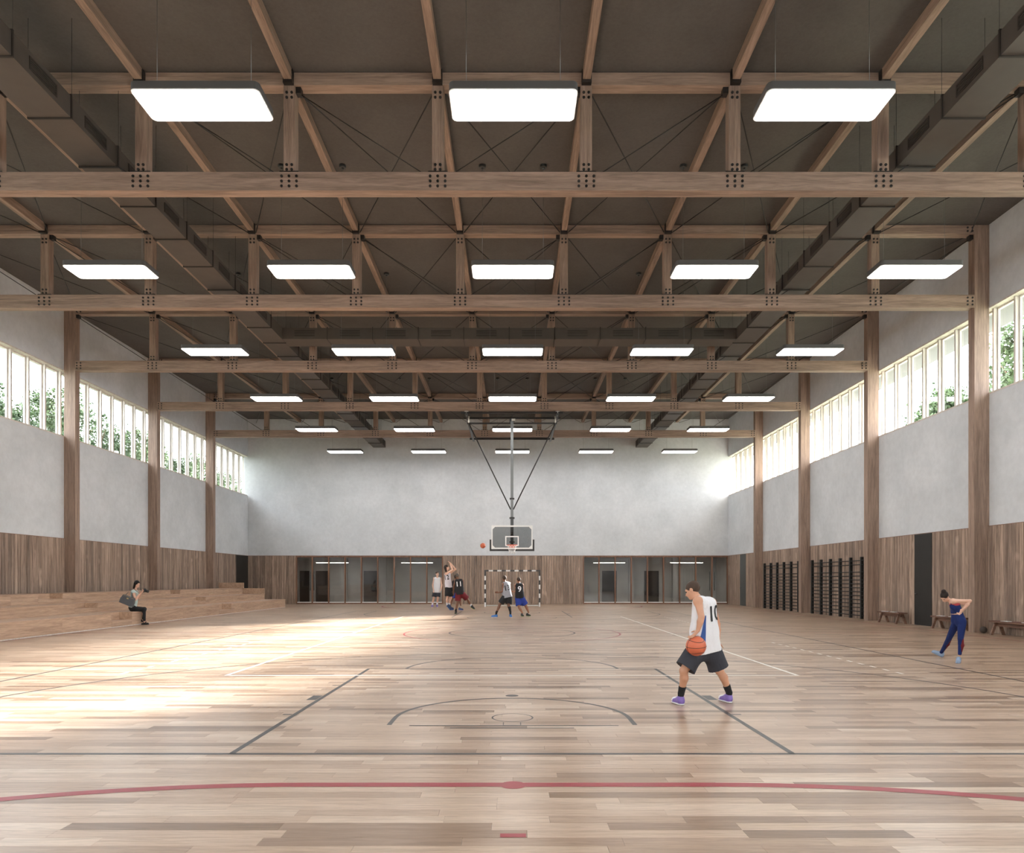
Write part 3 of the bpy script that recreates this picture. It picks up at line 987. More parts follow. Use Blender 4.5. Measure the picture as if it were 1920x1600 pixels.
def npt(k, j):
    a = 2 * math.pi * (k + 0.5 * (j % 2)) / 12
    rr = 0.22 - 0.10 * min(1, j / 3.2) + 0.01 * max(0, j - 3)
    return (RC[0] + rr * math.cos(a), RC[1] + rr * math.sin(a), RC[2] - 0.095 * j)
for j in range(4):
    for k in range(12):
        net.tube([npt(k, j), npt(k, j + 1)], 0.006, 4, False)
        net.tube([npt(k, j), npt(k - 1 if j % 2 == 0 else k + 1, j + 1)], 0.006, 4, False)
net.shift(L).build('net', M['net'], rim)
bp('board_arm', MB().box(-0.12, 0.12, YBK + 0.02, YBK + 0.06, 3.2, 3.26).box(-0.06, 0.06, YBK + 0.02, YBK + 0.06, 3.62, 3.68).box(-0.04, 0.04, YBK + 0.06, 32.56, 3.2, 3.26).box(-0.04, 0.04, YBK + 0.06, 32.56, 3.62, 3.68), 'black')

# ------------------------------------------------------------------ basketballs
def basketball(name, loc, r, label, rot):
    t = NT('basketball_skin')
    nz = t.noise(260, t.mapping((1, 1, 1)), 1)
    t.col(srgb(206, 108, 76)).set(Roughness=0.45)
    t.bump(nz.outputs[0], 0.3, 0.002)
    o = MB().sphere((0, 0, 0), r, 40, 24).build(name, t.m)
    o.location = loc
    o.rotation_euler = rot
    n = 48
    def ringp(f): return [f(2 * math.pi * k / n) for k in range(n + 1)]
    R = r * 0.9985
    cur = [ringp(lambda a: (R * math.cos(a), R * math.sin(a), 0)), ringp(lambda a: (R * math.cos(a), 0, R * math.sin(a)))]
    for s in (-1, 1):
        def f(a, s=s):
            v = Vector((0.78 * math.cos(a), 0.78 * math.sin(a), 0.60 * s + 0.12 * s * math.cos(2 * a))).normalized()
            return tuple(v * R)
        cur.append(ringp(f))
    for c in cur:
        MB().tube(c, r * 0.028, 6, False).build('seam', M['black'], o)
    return tag(o, label, 'ball', 'basketballs')

# ------------------------------------------------------------------ trees and ground outside
g = MB().add([(-90, -60, 0), (90, -60, 0), (90, 130, 0), (-90, 130, 0)], [(0, 1, 2, 3)]).build('ground', M['ground'])
g.location = (0, 0, -0.25)
tag(g, 'open ground around the hall seen only from outside', 'ground', kind='structure')
def tree(loc, h, rx, rz, n, seed, label):
    r = random.Random(seed)
    o = thing('tree', label, 'tree', loc, 'trees outside the windows')
    tr = MB().tube([(0, 0, 0), (0.1, 0.1, h * 0.4), (0.0, 0.2, h * 0.8)], 0.18, 8, True, 0.05)
    for k in range(9):
        a = r.random() * 6.28
        z = h * (0.35 + 0.05 * k)
        e = (math.cos(a) * rx * 0.7, math.sin(a) * rx * 0.7, z + h * 0.14)
        tr.tube([(0.05, 0.1, z), (e[0] * 0.5, e[1] * 0.5, z + h * 0.05), e], 0.05, 5, True, 0.015)
    tr.build('trunk', M['bark'], o)
    vs, fs = [], []
    cl = []
    for k in range(46):
        u = Vector((r.gauss(0, 1), r.gauss(0, 1), r.gauss(0, 1))).normalized() * (r.random() ** 0.4)
        cl.append((u.x * rx, u.y * rx, h - rz + u.z * rz, 0.35 + 0.35 * r.random()))
    for k in range(n):
        c = r.choice(cl)
        p = Vector((r.gauss(0, 0.55), r.gauss(0, 0.55), r.gauss(0, 0.5))) * c[3] * 1.1 + Vector(c[:3])
        d = Vector((r.gauss(0, 1), r.gauss(0, 1), r.gauss(-0.3, 0.7))).normalized()
        s_ = d.cross(Vector((r.random() - .5, r.random() - .5, r.random() - .5))).normalized()
        ln, wd_ = 0.14 + 0.12 * r.random(), 0.045 + 0.03 * r.random()
        b = len(vs)
        vs += [p - d * ln * .5, p + s_ * wd_, p + d * ln * .5, p - s_ * wd_]
        fs.append((b, b + 1, b + 2, b + 3))
    f = MB().add(vs, fs).build('foliage', M['leaf'], o)
    f['kind'] = 'stuff'
lt = [(-21.2, 28.2, 9.7), (-27.2, 35.0, 12.6), (-21.2, 35.4, 10.3), (-27.2, 42.5, 13.4), (-21.2, 42.4, 9.6), (-27.2, 50.0, 12.4), (-21.2, 49.4, 9.8), (-27.2, 57.5, 12.8), (-21.2, 56.4, 9.9)]
ll = ['low', 'bushy', 'rounded', 'tall']
for i, (x, y, h) in enumerate(lt):
    tree((x, y, -0.25), h, 2.3, 2.9, 8500, 20 + i, 'leafy green tree outside the bleacher-side windows, %s counted from the near end' % ['first', 'second', 'third', 'fourth', 'fifth', 'sixth', 'seventh', 'eighth', 'ninth'][i])
for i, (x, y, h) in enumerate([(19.9, 26.6, 12.5), (20.4, 32.8, 10.4), (26.2, 28.2, 15.2)]):  # the last tree is out of view, added to keep sun off the near floor
    tree((x, y, -0.25), h, (1.9, 1.5, 2.3)[i], (2.6, 2.2, 3.0)[i], 9000, 40 + i, ['leafy green tree outside the window nearest on the bench side', 'green treetop low in the second bench-side window', 'unseen taller tree added beyond the bench-side windows to shade the near floor'][i])
# ------------------------------------------------------------------ people: smooth solids on a grid (surface nets)
def V3(p): return np.array([p[0], p[1], p[2]], np.float32)
class Solid:
    def __init__(s, h, k=0.03):
        s.h, s.k, s.add_, s.sub_, s.cut_ = h, k, [], [], []
    def cone(s, a, b, ra, rb, k=None):
        s.add_.append(('c', V3(a), V3(b), ra, rb, k)); return s
    def ell(s, c, r, R=None, k=None):
        s.add_.append(('e', V3(c), np.array(r, np.float32), R, 0, k)); return s
    def minus(s, a, b, ra, rb, k=0.01):
        s.sub_.append(('c', V3(a), V3(b), ra, rb, k)); return s
    def minus_ell(s, c, r, R=None, k=0.01):
        s.sub_.append(('e', V3(c), np.array(r, np.float32), R, 0, k)); return s
    def cut(s, p, n):
        """keep the side the normal n points away from"""
        n = V3(n); n = n / np.linalg.norm(n)
        s.cut_.append((n, float(np.dot(n, V3(p))))); return s
    @staticmethod
    def ev(pr, P):
        if pr[0] == 'c':
            _, a, b, ra, rb, _k = pr
            ab = b - a
            L = float(np.dot(ab, ab)) + 1e-12
            t = np.clip(((P - a) @ ab) / L, 0, 1)
            d = P - a - t[..., None] * ab
            return np.sqrt((d * d).sum(-1)) - (ra + (rb - ra) * t)
        _, c, r, R, _z, _k = pr
        q = P - c
        if R is not None:
            q = q @ R.T
        k0 = np.sqrt(((q / r) ** 2).sum(-1))
        k1 = np.sqrt(((q / (r * r)) ** 2).sum(-1)) + 1e-9
        return k0 * (k0 - 1) / k1
    @staticmethod
    def bb(pr):
        if pr[0] == 'c':
            r = max(pr[3], pr[4])
            return np.minimum(pr[1], pr[2]) - r, np.maximum(pr[1], pr[2]) + r
        r = float(pr[2].max())
        return pr[1] - r, pr[1] + r
    def mesh(s, name, mat, relax=2):
        h = s.h
        lo = np.min([s.bb(p)[0] for p in s.add_], 0) - 3 * h
        hi = np.max([s.bb(p)[1] for p in s.add_], 0) + 3 * h
        n = np.ceil((hi - lo) / h).astype(int) + 1
        D = np.full(tuple(n), 1.0, np.float32)
        ax = [lo[i] + h * np.arange(n[i], dtype=np.float32) for i in range(3)]
        def sub(pr, pad):
            a, b = s.bb(pr)
            i0 = np.maximum(np.floor((a - pad - lo) / h).astype(int), 0)
            i1 = np.minimum(np.ceil((b + pad - lo) / h).astype(int) + 1, n)
            sl = tuple(slice(i0[i], i1[i]) for i in range(3))
            P = np.stack(np.meshgrid(ax[0][sl[0]], ax[1][sl[1]], ax[2][sl[2]], indexing='ij'), -1)
            return sl, P
        for pr in s.add_:
            k = pr[5] or s.k
            sl, P = sub(pr, k + 3 * h)
            d = s.ev(pr, P)
            o = D[sl]
            q = np.maximum(k - np.abs(o - d), 0) / k
            D[sl] = np.minimum(o, d) - q * q * k * 0.25
        for pr in s.sub_:
            sl, P = sub(pr, 3 * h)
            D[sl] = np.maximum(D[sl], -s.ev(pr, P))
        if s.cut_:
            P = np.stack(np.meshgrid(*ax, indexing='ij'), -1)
            for nn, c in s.cut_:
                D = np.maximum(D, P @ nn - c)
        ins = D < 0
        cnt = np.zeros(tuple(n - 1), np.int8)
        acc = np.zeros(tuple(n - 1) + (3,), np.float32)
        num = np.zeros(tuple(n - 1), np.float32)
        m = tuple(n - 1)
        for axis in range(3):
            for u in (0, 1):
                for v in (0, 1):
                    o1 = [0, 0, 0]
                    oth = [i for i in range(3) if i != axis]
                    o1[oth[0]], o1[oth[1]] = u, v
                    o2 = list(o1); o2[axis] = 1
                    A = D[o1[0]:o1[0] + m[0], o1[1]:o1[1] + m[1], o1[2]:o1[2] + m[2]]
                    B = D[o2[0]:o2[0] + m[0], o2[1]:o2[1] + m[1], o2[2]:o2[2] + m[2]]
                    ch = (A < 0) != (B < 0)
                    idx = np.nonzero(ch)
                    a, b = A[idx], B[idx]
                    t = a / (a - b)
                    num[idx] += 1
                    for i in range(3):
                        acc[idx + (np.full(len(t), i),)] += (t if i == axis else o1[i])
        cells = np.nonzero(num)
        vid = np.full(m, -1, np.int64)
        vid[cells] = np.arange(len(cells[0]))
        pos = np.stack(cells, -1) + acc[cells] / num[cells][:, None]
        pos = pos * h + lo
        faces = []
        for axis in range(3):
            o = [i for i in range(3) if i != axis]
            A = ins
            sl1 = [slice(None)] * 3; sl2 = [slice(None)] * 3
            sl1[axis] = slice(0, -1); sl2[axis] = slice(1, None)
            a, b = ins[tuple(sl1)], ins[tuple(sl2)]
            e = np.stack(np.nonzero(a != b), -1)
            if not len(e): continue
            inside_first = a[tuple(e.T)]
            quad = []
            for du, dv in ((-1, -1), (0, -1), (0, 0), (-1, 0)):
                q = e.copy()
                q[:, o[0]] += du; q[:, o[1]] += dv
                quad.append(vid[tuple(np.clip(q, 0, np.array(m) - 1).T)])
            q = np.stack(quad, -1)
            flip = inside_first if axis != 1 else ~inside_first
            q[~flip] = q[~flip][:, ::-1]
            faces.append(q)
        fc = np.concatenate(faces)
        fc = fc[(fc >= 0).all(1)]
        ea = fc.ravel(); eb = np.roll(fc, -1, 1).ravel()
        dg_ = np.bincount(ea, minlength=len(pos)) + np.bincount(eb, minlength=len(pos))
        for _ in range(relax):
            sm = np.stack([np.bincount(ea, pos[eb, i], len(pos)) + np.bincount(eb, pos[ea, i], len(pos)) for i in range(3)], -1)
            ok_ = dg_ > 0
            pos[ok_] = pos[ok_] * 0.35 + 0.65 * sm[ok_] / dg_[ok_][:, None]
        me = bpy.data.meshes.new(name)
        me.vertices.add(len(pos)); me.vertices.foreach_set('co', pos.astype(np.float32).ravel())
        me.loops.add(len(fc) * 4); me.loops.foreach_set('vertex_index', fc.ravel().astype(np.int32))
        me.polygons.add(len(fc)); me.polygons.foreach_set('loop_start', (np.arange(len(fc)) * 4).astype(np.int32))
        me.polygons.foreach_set('loop_total', np.full(len(fc), 4, np.int32))
        me.polygons.foreach_set('use_smooth', np.ones(len(fc), bool))
        me.update(calc_edges=True)
        me.validate()
        me.materials.append(mat)
        return me

def unit(v):
    v = Vector(v)
    return v.normalized()
def frame3(x, y, z):
    return np.array([list(x), list(y), list(z)], np.float32)

def cloth(name, c, rough=0.85):
    t = NT(name)
    nz = t.noise(6, t.mapping((1.4, 1.4, 0.7)), 3)
    t.col(t.mix(c, tuple(v * 0.86 for v in c[:3]) + (1,), nz.outputs[0])).set(Roughness=rough)
    t.b.inputs['Specular IOR Level'].default_value = 0.25
    t.bump(nz.outputs[0], 0.6, 0.05)
    return t.m
def skin(name, c):
    t = NT(name)
    nz = t.noise(7, t.mapping((1, 1, 1)), 4)
    t.col(t.mix(c, (c[0] * 0.86, c[1] * 0.78, c[2] * 0.74, 1), nz.outputs[0])).set(Roughness=0.5)
    t.b.inputs['Subsurface Weight'].default_value = 0.0
    return t.m
SK = {'fair': skin('skin_fair', srgb(226, 186, 164)), 'tan': skin('skin_tan', srgb(206, 158, 130)), 'dark': skin('skin_dark', srgb(128, 92, 74)), 'mid': skin('skin_mid', srgb(168, 124, 100))}
HAIR = {'dark': cloth('hair_dark', srgb(44, 36, 32), 0.6), 'brown': cloth('hair_brown', srgb(74, 58, 48), 0.6), 'black': cloth('hair_black', srgb(26, 23, 22), 0.5), 'grey': cloth('hair_greyish', srgb(92, 84, 78), 0.7), 'cap': cloth('hair_cropped', srgb(70, 58, 50), 0.8)}
M['eye'] = plain('eye_dark', srgb(30, 24, 22), 0.3)

class Person:
    """joints are given as points of the scene; everything is built around the base point on the floor"""
    def __init__(s, base, label, h=0.009, size=1.0, thick=1.0):
        s.base = Vector(base)
        s.label, s.h, s.z, s.t = label, h, size, thick
    def L(s, p): return Vector(p) - s.base
    def build(s, J, sk, facing, look=None, hands=None):
        """J: dict of world points; facing: chest direction; look: face direction"""
        s.J = {k: s.L(v) for k, v in J.items()}
        J = s.J
        z, t = s.z, s.t
        B = Solid(s.h, 0.035)
        s.B = B
        up = (J['neck'] - J['pelvis']).normalized()
        s.up = up
        f = unit(facing); f = (f - up * f.dot(up)).normalized()
        s.f = f
        pel, ch, nk = J['pelvis'], J['chest'], J['neck']
        for sd in 'lr':
            hp, sh = J['hip_' + sd], J['sho_' + sd]
            B.cone(hp + up * 0.05 * z, pel.lerp(ch, 0.45) + (hp - pel) * 0.55, 0.088 * t, 0.082 * t)
            B.cone(pel.lerp(ch, 0.45) + (hp - pel) * 0.55, ch + (sh - ch) * 0.50, 0.085 * t, 0.092 * t)
            B.cone(ch + up * 0.02, sh, 0.07 * t, 0.056 * t)
            el, wr = J['elb_' + sd], J['wri_' + sd]
            B.ell(sh, (0.062 * t,) * 3)
            B.cone(sh, el, 0.052 * t, 0.040 * t, 0.02)
            B.cone(el, el.lerp(wr, 0.35), 0.039 * t, 0.041 * t, 0.015)
            B.cone(el.lerp(wr, 0.35), wr, 0.041 * t, 0.027 * t, 0.015)
            kn, an = J['kne_' + sd], J['ank_' + sd]
            B.cone(hp, kn, 0.088 * t, 0.056 * t, 0.03)
            back = unit(unit(an - kn).cross(unit(kn - hp).cross(unit(an - kn)) + f.cross(up) * 1e-3))
            shin = (an - kn)
            side = f.cross(up)
            bk = (-f - shin.normalized() * (-f).dot(shin.normalized())).normalized()
            J['bk_' + sd] = bk
            B.cone(kn, kn + shin * 0.3 + bk * 0.018 * z, 0.052 * t, 0.054 * t, 0.02)
            B.cone(kn + shin * 0.3 + bk * 0.018 * z, an, 0.054 * t, 0.034 * t, 0.02)
        B.cone(pel - up * 0.02, ch, 0.10 * t, 0.105 * t)
        B.cone(nk - up * 0.04 * z, J['head'] - up * 0.02, 0.054 * t, 0.050 * t, 0.03)
        # head
        hd = J['head']
        lf = unit(look if look is not None else facing)
        hu = s.J['crown'] - hd if 'crown' in J else up
        hu = (hu - lf * hu.dot(lf)).normalized()
        hr = lf.cross(hu)
        s.hd, s.lf, s.hu, s.hr = hd, lf, hu, hr
        q = 0.98 * z
        R = frame3(hr, lf, hu)
        s.hR = R
        B.ell(hd + hu * 0.035 * q - lf * 0.012 * q, (0.074 * q, 0.094 * q, 0.088 * q), R, 0.02)
        B.ell(hd - hu * 0.028 * q + lf * 0.026 * q, (0.060 * q, 0.066 * q, 0.085 * q), R, 0.02)
        B.cone(hd - hu * 0.085 * q + lf * 0.066 * q, hd - hu * 0.070 * q + lf * 0.03 * q, 0.020 * q, 0.035 * q, 0.02)   # chin
        B.cone(hd + hu * 0.012 * q + lf * 0.084 * q, hd - hu * 0.026 * q + lf * 0.106 * q, 0.010 * q, 0.014 * q, 0.012) # nose
        B.cone(hd + hu * 0.03 * q + lf * 0.078 * q + hr * 0.03 * q, hd + hu * 0.03 * q + lf * 0.078 * q - hr * 0.03 * q, 0.014 * q, 0.014 * q, 0.012)
        B.cone(hd - hu * 0.052 * q + lf * 0.084 * q + hr * 0.018 * q, hd - hu * 0.052 * q + lf * 0.084 * q - hr * 0.018 * q, 0.010 * q, 0.010 * q, 0.01) # lips
        for sg in (-1, 1):
            B.ell(hd + hr * 0.074 * q * sg - hu * 0.005 * q - lf * 0.005, (0.012 * q, 0.020 * q, 0.032 * q), R, 0.008)
        for sd, spec in (hands or {}).items():
            s.hand(J['wri_' + sd], *spec)
        o = link('person', B.mesh('person', sk, 1))
        o.location = s.base
        tag(o, s.label, 'person')
        s.o = o
        for sg in (-1, 1):
            MB().sphere(tuple(hd + hr * 0.030 * q * sg + hu * 0.008 * q + lf * 0.083 * q), 0.0105 * q, 10, 8).build('eye', M['eye'], o)
        return o
    def hand(s, w, d, across, curl=0.5, spread=1.0, thumb=1):
        """d: direction of the fingers, across: towards the little finger, curl in radians per joint"""
        B, z = s.B, s.z
        d = unit(d); a = unit(Vector(across) - d * Vector(across).dot(d)); n = d.cross(a)
        r = max(0.0085 * z, s.h * 0.95)
        for i, (u, ln) in enumerate(((-0.030, 0.078), (-0.010, 0.086), (0.010, 0.080), (0.029, 0.064))):
            k0 = w + d * 0.085 * z + a * u * z
            B.cone(w + a * u * 0.55 * z + d * 0.01, k0, 0.016 * z, 0.013 * z, 0.012)
            p = k0
            ang = 0.0
            for j, fr in enumerate((0.45, 0.30, 0.25)):
                ang += curl * (0.6 if j == 0 else 1.0)
                dd = d * math.cos(ang) + n * math.sin(ang) + a * (u * 4.0 * spread * z)
                q = p + dd.normalized() * ln * fr * z
                B.cone(p, q, r * (1.08 - 0.08 * j), r * (1.0 - 0.08 * j), 0.004)
                p = q
        tb = w + d * 0.028 * z - a * 0.028 * z
        t1 = tb + (d * 0.6 - a * 0.75 + n * 0.35).normalized() * 0.042 * z
        t2 = t1 + (d * 0.85 - a * 0.35 + n * 0.45).normalized() * 0.034 * z
        B.cone(tb, t1, 0.014 * z, 0.011 * z, 0.01)
        B.cone(t1, t2, r * 1.1, r * 0.95, 0.004)
    def part(s, name, solid, mat):
        return link(name, solid.mesh(name, mat), s.o)
    def hair(s, mat, style='short', q=None):
        q = q or 0.98 * s.z
        hd, lf, hu, hr, R = s.hd, s.lf, s.hu, s.hr, s.hR
        S = Solid(min(s.h, 0.008), 0.02)
        S.ell(hd + hu * 0.042 * q - lf * 0.016 * q, (0.083 * q, 0.101 * q, 0.094 * q), R)
        if style == 'bob':
            for sg in (-1, 1):
                S.cone(hd + hr * 0.06 * q * sg + hu * 0.03 * q - lf * 0.02, hd + hr * 0.062 * q * sg - hu * 0.14 * q - lf * 0.03 * q, 0.05 * q, 0.036 * q)
            S.cone(hd - lf * 0.06 * q + hu * 0.02, hd - lf * 0.065 * q - hu * 0.15 * q, 0.06 * q, 0.045 * q)
            S.minus_ell(hd - hu * 0.035 * q + lf * 0.095 * q, (0.066 * q, 0.075 * q, 0.105 * q), R)
        elif style == 'bun':
            S.ell(hd + hu * 0.135 * q - lf * 0.055 * q, (0.05 * q, 0.05 * q, 0.048 * q), R)
            S.minus_ell(hd - hu * 0.05 * q + lf * 0.09 * q, (0.085 * q, 0.095 * q, 0.105 * q), R)
            S.cut(hd - hu * 0.055 * q, -hu)
        elif style == 'long':
            S.cone(hd - lf * 0.06 * q + hu * 0.02, hd - lf * 0.085 * q - hu * 0.15 * q, 0.065 * q, 0.045 * q)
            S.minus_ell(hd - hu * 0.04 * q + lf * 0.09 * q, (0.08 * q, 0.085 * q, 0.105 * q), R)
        else:
            S.minus_ell(hd - hu * 0.055 * q + lf * 0.085 * q, (0.09 * q, 0.11 * q, 0.105 * q), R)
            S.cut(hd - hu * 0.045 * q - lf * 0.0, -hu * 0.9 + lf * 0.3)
            for sg in (-1, 1):
                S.minus_ell(hd + hr * 0.08 * q * sg - hu * 0.012 * q - lf * 0.002, (0.02 * q, 0.026 * q, 0.036 * q), R)
        return s.part('hair', S, mat)
    def tank(s, mat, hem=0.10, e=0.018, sleeves=False, loose=0.02):
        J, up, t, f = s.J, s.up, s.t, s.f
        S = Solid(s.h, 0.05)
        pel, ch, nk = J['pelvis'], J['chest'], J['neck']
        for sd in 'lr':
            hp, sh = J['hip_' + sd], J['sho_' + sd]
            lo = hp - up * (hem + 0.05)
            S.cone(lo, pel.lerp(ch, 0.45) + (hp - pel) * 0.65, 0.098 * t + e + loose, 0.088 * t + e + loose * 0.6)
            S.cone(pel.lerp(ch, 0.45) + (hp - pel) * 0.65, ch + (sh - ch) * 0.50, 0.088 * t + e + loose * 0.6, 0.094 * t + e)
            S.cone(ch + up * 0.02, sh + (ch - sh) * 0.12, 0.072 * t + e, 0.054 * t + e * 0.8)
            if sleeves:
                S.cone(sh, sh.lerp(J['elb_' + sd], 0.42), 0.058 * t + e, 0.052 * t + e)
        S.cone(pel - up * hem, ch, 0.10 * t + e + loose, 0.106 * t + e)
        S.cut(pel - up * hem, -up)
        if not sleeves:
            for sd in 'lr':
                sh, el = J['sho_' + sd], J['elb_' + sd]
                out = (sh - ch); out = (out - up * out.dot(up)).normalized()
                S.minus(sh + out * 0.035 + up * 0.02, sh.lerp(el, 0.35) + out * 0.02, 0.066 * t, 0.06 * t)
        else:
            for sd in 'lr':
                sh, el = J['sho_' + sd], J['elb_' + sd]
                S.minus(sh.lerp(el, 0.42), el, 0.09 * t, 0.09 * t)
        S.minus(nk - up * 0.02 + f * 0.03, nk + up * 0.2, 0.066 * t, 0.075 * t)
        s.shirt = s.part('jersey' if not sleeves else 'shirt', S, mat)
        return s.shirt
    def shorts(s, mat, ln=0.8, flare=0.03, waist=0.12):
        J, up, t = s.J, s.up, s.t
        objs = []
        S = Solid(s.h, 0.03)
        pel = J['pelvis']
        for sd in 'lr':
            hp, kn = J['hip_' + sd], J['kne_' + sd]
            d = (kn - hp)
            S.cone(hp + up * 0.04, hp + d * (ln + 0.12), 0.104 * t + 0.012, 0.085 * t + flare)
            S.cone(hp + up * waist * 0.6, hp, 0.098 * t + 0.014, 0.104 * t + 0.012)
        S.cone(pel + up * waist * 0.5, pel, 0.108 * t + 0.012, 0.112 * t + 0.012)
        S.cone(J['hip_l'].lerp(J['kne_l'], 0.30), J['hip_r'].lerp(J['kne_r'], 0.30), 0.072 * t, 0.072 * t, 0.09)
        for sd in 'lr':
            hp, kn = J['hip_' + sd], J['kne_' + sd]
            d = (kn - hp)
            c = hp + d * ln
            dn = d.normalized()
            S.minus(c + dn * 0.30, c + dn * 0.31, 0.30, 0.30)
        S.cut(pel + up * waist, up)
        return s.part('shorts', S, mat)
    def foot(s, sd, toe):
        """frame of a foot from ankle and toe tip"""
        an = s.J['ank_' + sd]
        toe = s.L(toe)
        z = s.z
        f = (toe - (an - Vector((0, 0, 0.085 * z)))).normalized()
        if toe.z < 0.004:
            f = Vector((f.x, f.y, 0)).normalized()
        side = f.cross(Vector((0, 0, 1)))
        if side.length < 0.05: side = Vector((1, 0, 0))
        side.normalize()
        u = side.cross(f).normalized()
        heel = toe - f * 0.275 * z
        return an, toe, heel, f, side, u
    def shoe(s, sd, toe, mat, sole, sock=None, flat=False, ln=0.8):
        an, toe, heel, f, side, u = s.foot(sd, toe)
        z = s.z
        h = min(s.h, 0.008)
        S = Solid(h, 0.03)
        a, b = heel + f * 0.045 * z + u * 0.045 * z, toe - f * 0.05 * z + u * 0.032 * z
        if flat:
            S.cone(heel + f * 0.035 * z + u * 0.028 * z, b, 0.034 * z, 0.036 * z)
            S.minus(an - u * 0.0, an - u * 0.045 * z + f * 0.05, 0.03, 0.03)
        else:
            S.cone(a, b, 0.043 * z, 0.043 * z)
            S.cone(a + u * 0.01, heel + f * 0.055 * z + u * 0.092 * z, 0.042 * z, 0.044 * z)
            S.cone(heel + f * 0.06 * z + u * 0.085 * z, b + u * 0.01 - f * 0.02, 0.036 * z, 0.030 * z)
        S.cut(toe, -u)
        q = s.part('shoe', S, mat)
        S = Solid(h, 0.01)
        S.cone(heel + f * 0.045 * z + u * 0.012 * z, b - u * 0.022 * z, 0.046 * z, 0.046 * z)
        S.cut(heel + u * 0.020 * z, u).cut(heel, -u)
        so = link('sole', S.mesh('sole', sole), q)
        if sock:
            S = Solid(h, 0.01)
            kn = s.J['kne_' + sd]
            bk = s.J['bk_' + sd] * 0.018 * z
            m_ = min(ln, 0.7)
            S.cone(an + (kn - an) * m_ + bk * (m_ / 0.7), an, (0.034 + 0.0286 * m_) * s.t + 0.007, 0.034 * s.t + 0.008)
            if ln > 0.7:
                S.cone(an + (kn - an) * ln, an + (kn - an) * 0.7 + bk, 0.060 * s.t, 0.054 * s.t + 0.007)
            S.cone(an, heel + f * 0.07 * z + u * 0.06 * z, 0.034 * s.t + 0.008, 0.036 * s.t)
            S.cut(an + (kn - an) * ln, kn - an)
            s.part('sock', S, sock)
        return q
    def number(s, txt, centre, normal, upv, size, mat, target=None):
        tgt = target or s.shirt
        cu = bpy.data.curves.new('number', 'FONT')
        cu.body = txt
        cu.align_x = 'CENTER'; cu.align_y = 'CENTER'
        cu.size = size
        cu.offset = size * 0.018
        cu.resolution_u = 3
        tmp = bpy.data.objects.new('number', cu)
        COL.objects.link(tmp)
        dg = bpy.context.evaluated_depsgraph_get()
        me = bpy.data.meshes.new_from_object(tmp.evaluated_get(dg))
        COL.objects.unlink(tmp)
        bpy.data.objects.remove(tmp)
        bm = bmesh.new(); bm.from_mesh(me)
        bmesh.ops.triangulate(bm, faces=bm.faces)
        for _ in range(3):
            es = [e for e in bm.edges if e.calc_length() > size * 0.10]
            if es: bmesh.ops.subdivide_edges(bm, edges=es, cuts=1)
            bmesh.ops.triangulate(bm, faces=bm.faces)
        n = unit(normal)
        u = unit(Vector(upv) - n * Vector(upv).dot(n))
        r = u.cross(n)
        c = s.L(centre)
        tm = tgt.data
        bvh = BVHTree.FromPolygons([v.co.copy() for v in tm.vertices], [tuple(p.vertices) for p in tm.polygons])
        for v in bm.verts:
            p = c + r * v.co.x + u * v.co.y
            hit = bvh.ray_cast(p + n * 0.5, -n, 1.2)
            v.co = (hit[0] + n * 0.006) if hit[0] is not None else p
        bm.to_mesh(me); bm.free()
        me.materials.clear(); me.materials.append(mat)
        o = link('jersey_number', me, s.o)
        return o

def PX(d0):
    def P(px, py, dd=0.0):
        d = d0 + dd
        return Vector(((px - 960) * d / F, d, CH + (HZ - py) * d / F))
    return P
def zoomed(x0, y0, sc, d0):
    P = PX(d0)
    return lambda x, y, dd=0.0: P(x0 + x / sc, y0 + y / sc, dd)
def ground(p, z=0.0): return Vector((p.x, p.y, z))

C_WHITE, C_BLACK = cloth('cloth_white', srgb(232, 232, 236)), cloth('cloth_black', srgb(42, 42, 44))
C_CHAR = cloth('cloth_charcoal', srgb(62, 63, 70))
C_NAVY, C_BLUE, C_RED = cloth('cloth_navy', srgb(34, 50, 104)), cloth('cloth_blue', srgb(52, 72, 156)), cloth('cloth_maroon', srgb(112, 40, 46))
C_RED2, C_MINT, C_GREY = cloth('cloth_coral', srgb(190, 78, 84)), cloth('cloth_mint', srgb(196, 214, 212)), cloth('cloth_silver', srgb(160, 160, 168))
C_STRIPE = cloth('cloth_stripe_blue', srgb(66, 96, 158))
M_SHOEV, M_SHOEB, M_SHOEN = plain('shoe_violet', srgb(128, 104, 178), 0.5), plain('shoe_blue', srgb(58, 112, 178), 0.5), plain('shoe_navy', srgb(44, 62, 98), 0.5)
M_SHOEK, M_SHOEG = plain('shoe_black', srgb(34, 34, 36), 0.4), plain('shoe_greyblue', srgb(140, 160, 186), 0.6)
M_SOLEW, M_SOLEG = plain('sole_white', srgb(226, 226, 228), 0.6), plain('sole_lime', srgb(170, 196, 120), 0.6)
M_INK, M_INKW = plain('print_black', srgb(36, 38, 42), 0.7), plain('print_white', srgb(236, 236, 236), 0.7)

# ---- player 10 with the ball
Q = zoomed(1200, 1070, 5.7125, 8.42)
J = dict(head=Q(566, 218, -0.02), crown=Q(590, 140, -0.02), neck=Q(640, 292, 0.0), chest=Q(685, 395, 0.0), pelvis=Q(690, 800, 0.02),
         sho_l=Q(622, 330, -0.14), sho_r=Q(765, 345, 0.14), elb_l=Q(658, 500, -0.22), wri_l=Q(622, 640, -0.22), elb_r=Q(828, 575, 0.18), wri_r=Q(836, 760, 0.14),
         hip_l=Q(620, 850, -0.06), hip_r=Q(762, 850, 0.08), kne_l=Q(468, 1075, -0.10), kne_r=Q(850, 1075, 0.10), ank_l=Q(440, 1318, 0.0), ank_r=Q(955, 1310, 0.16))
p = Person(ground(Q(690, 1400)), 'basketball player in white number 10 jersey dribbling an orange ball', 0.0065, 0.90, 0.90)
hd_l = (Q(572, 690, -0.20) - J['wri_l'])
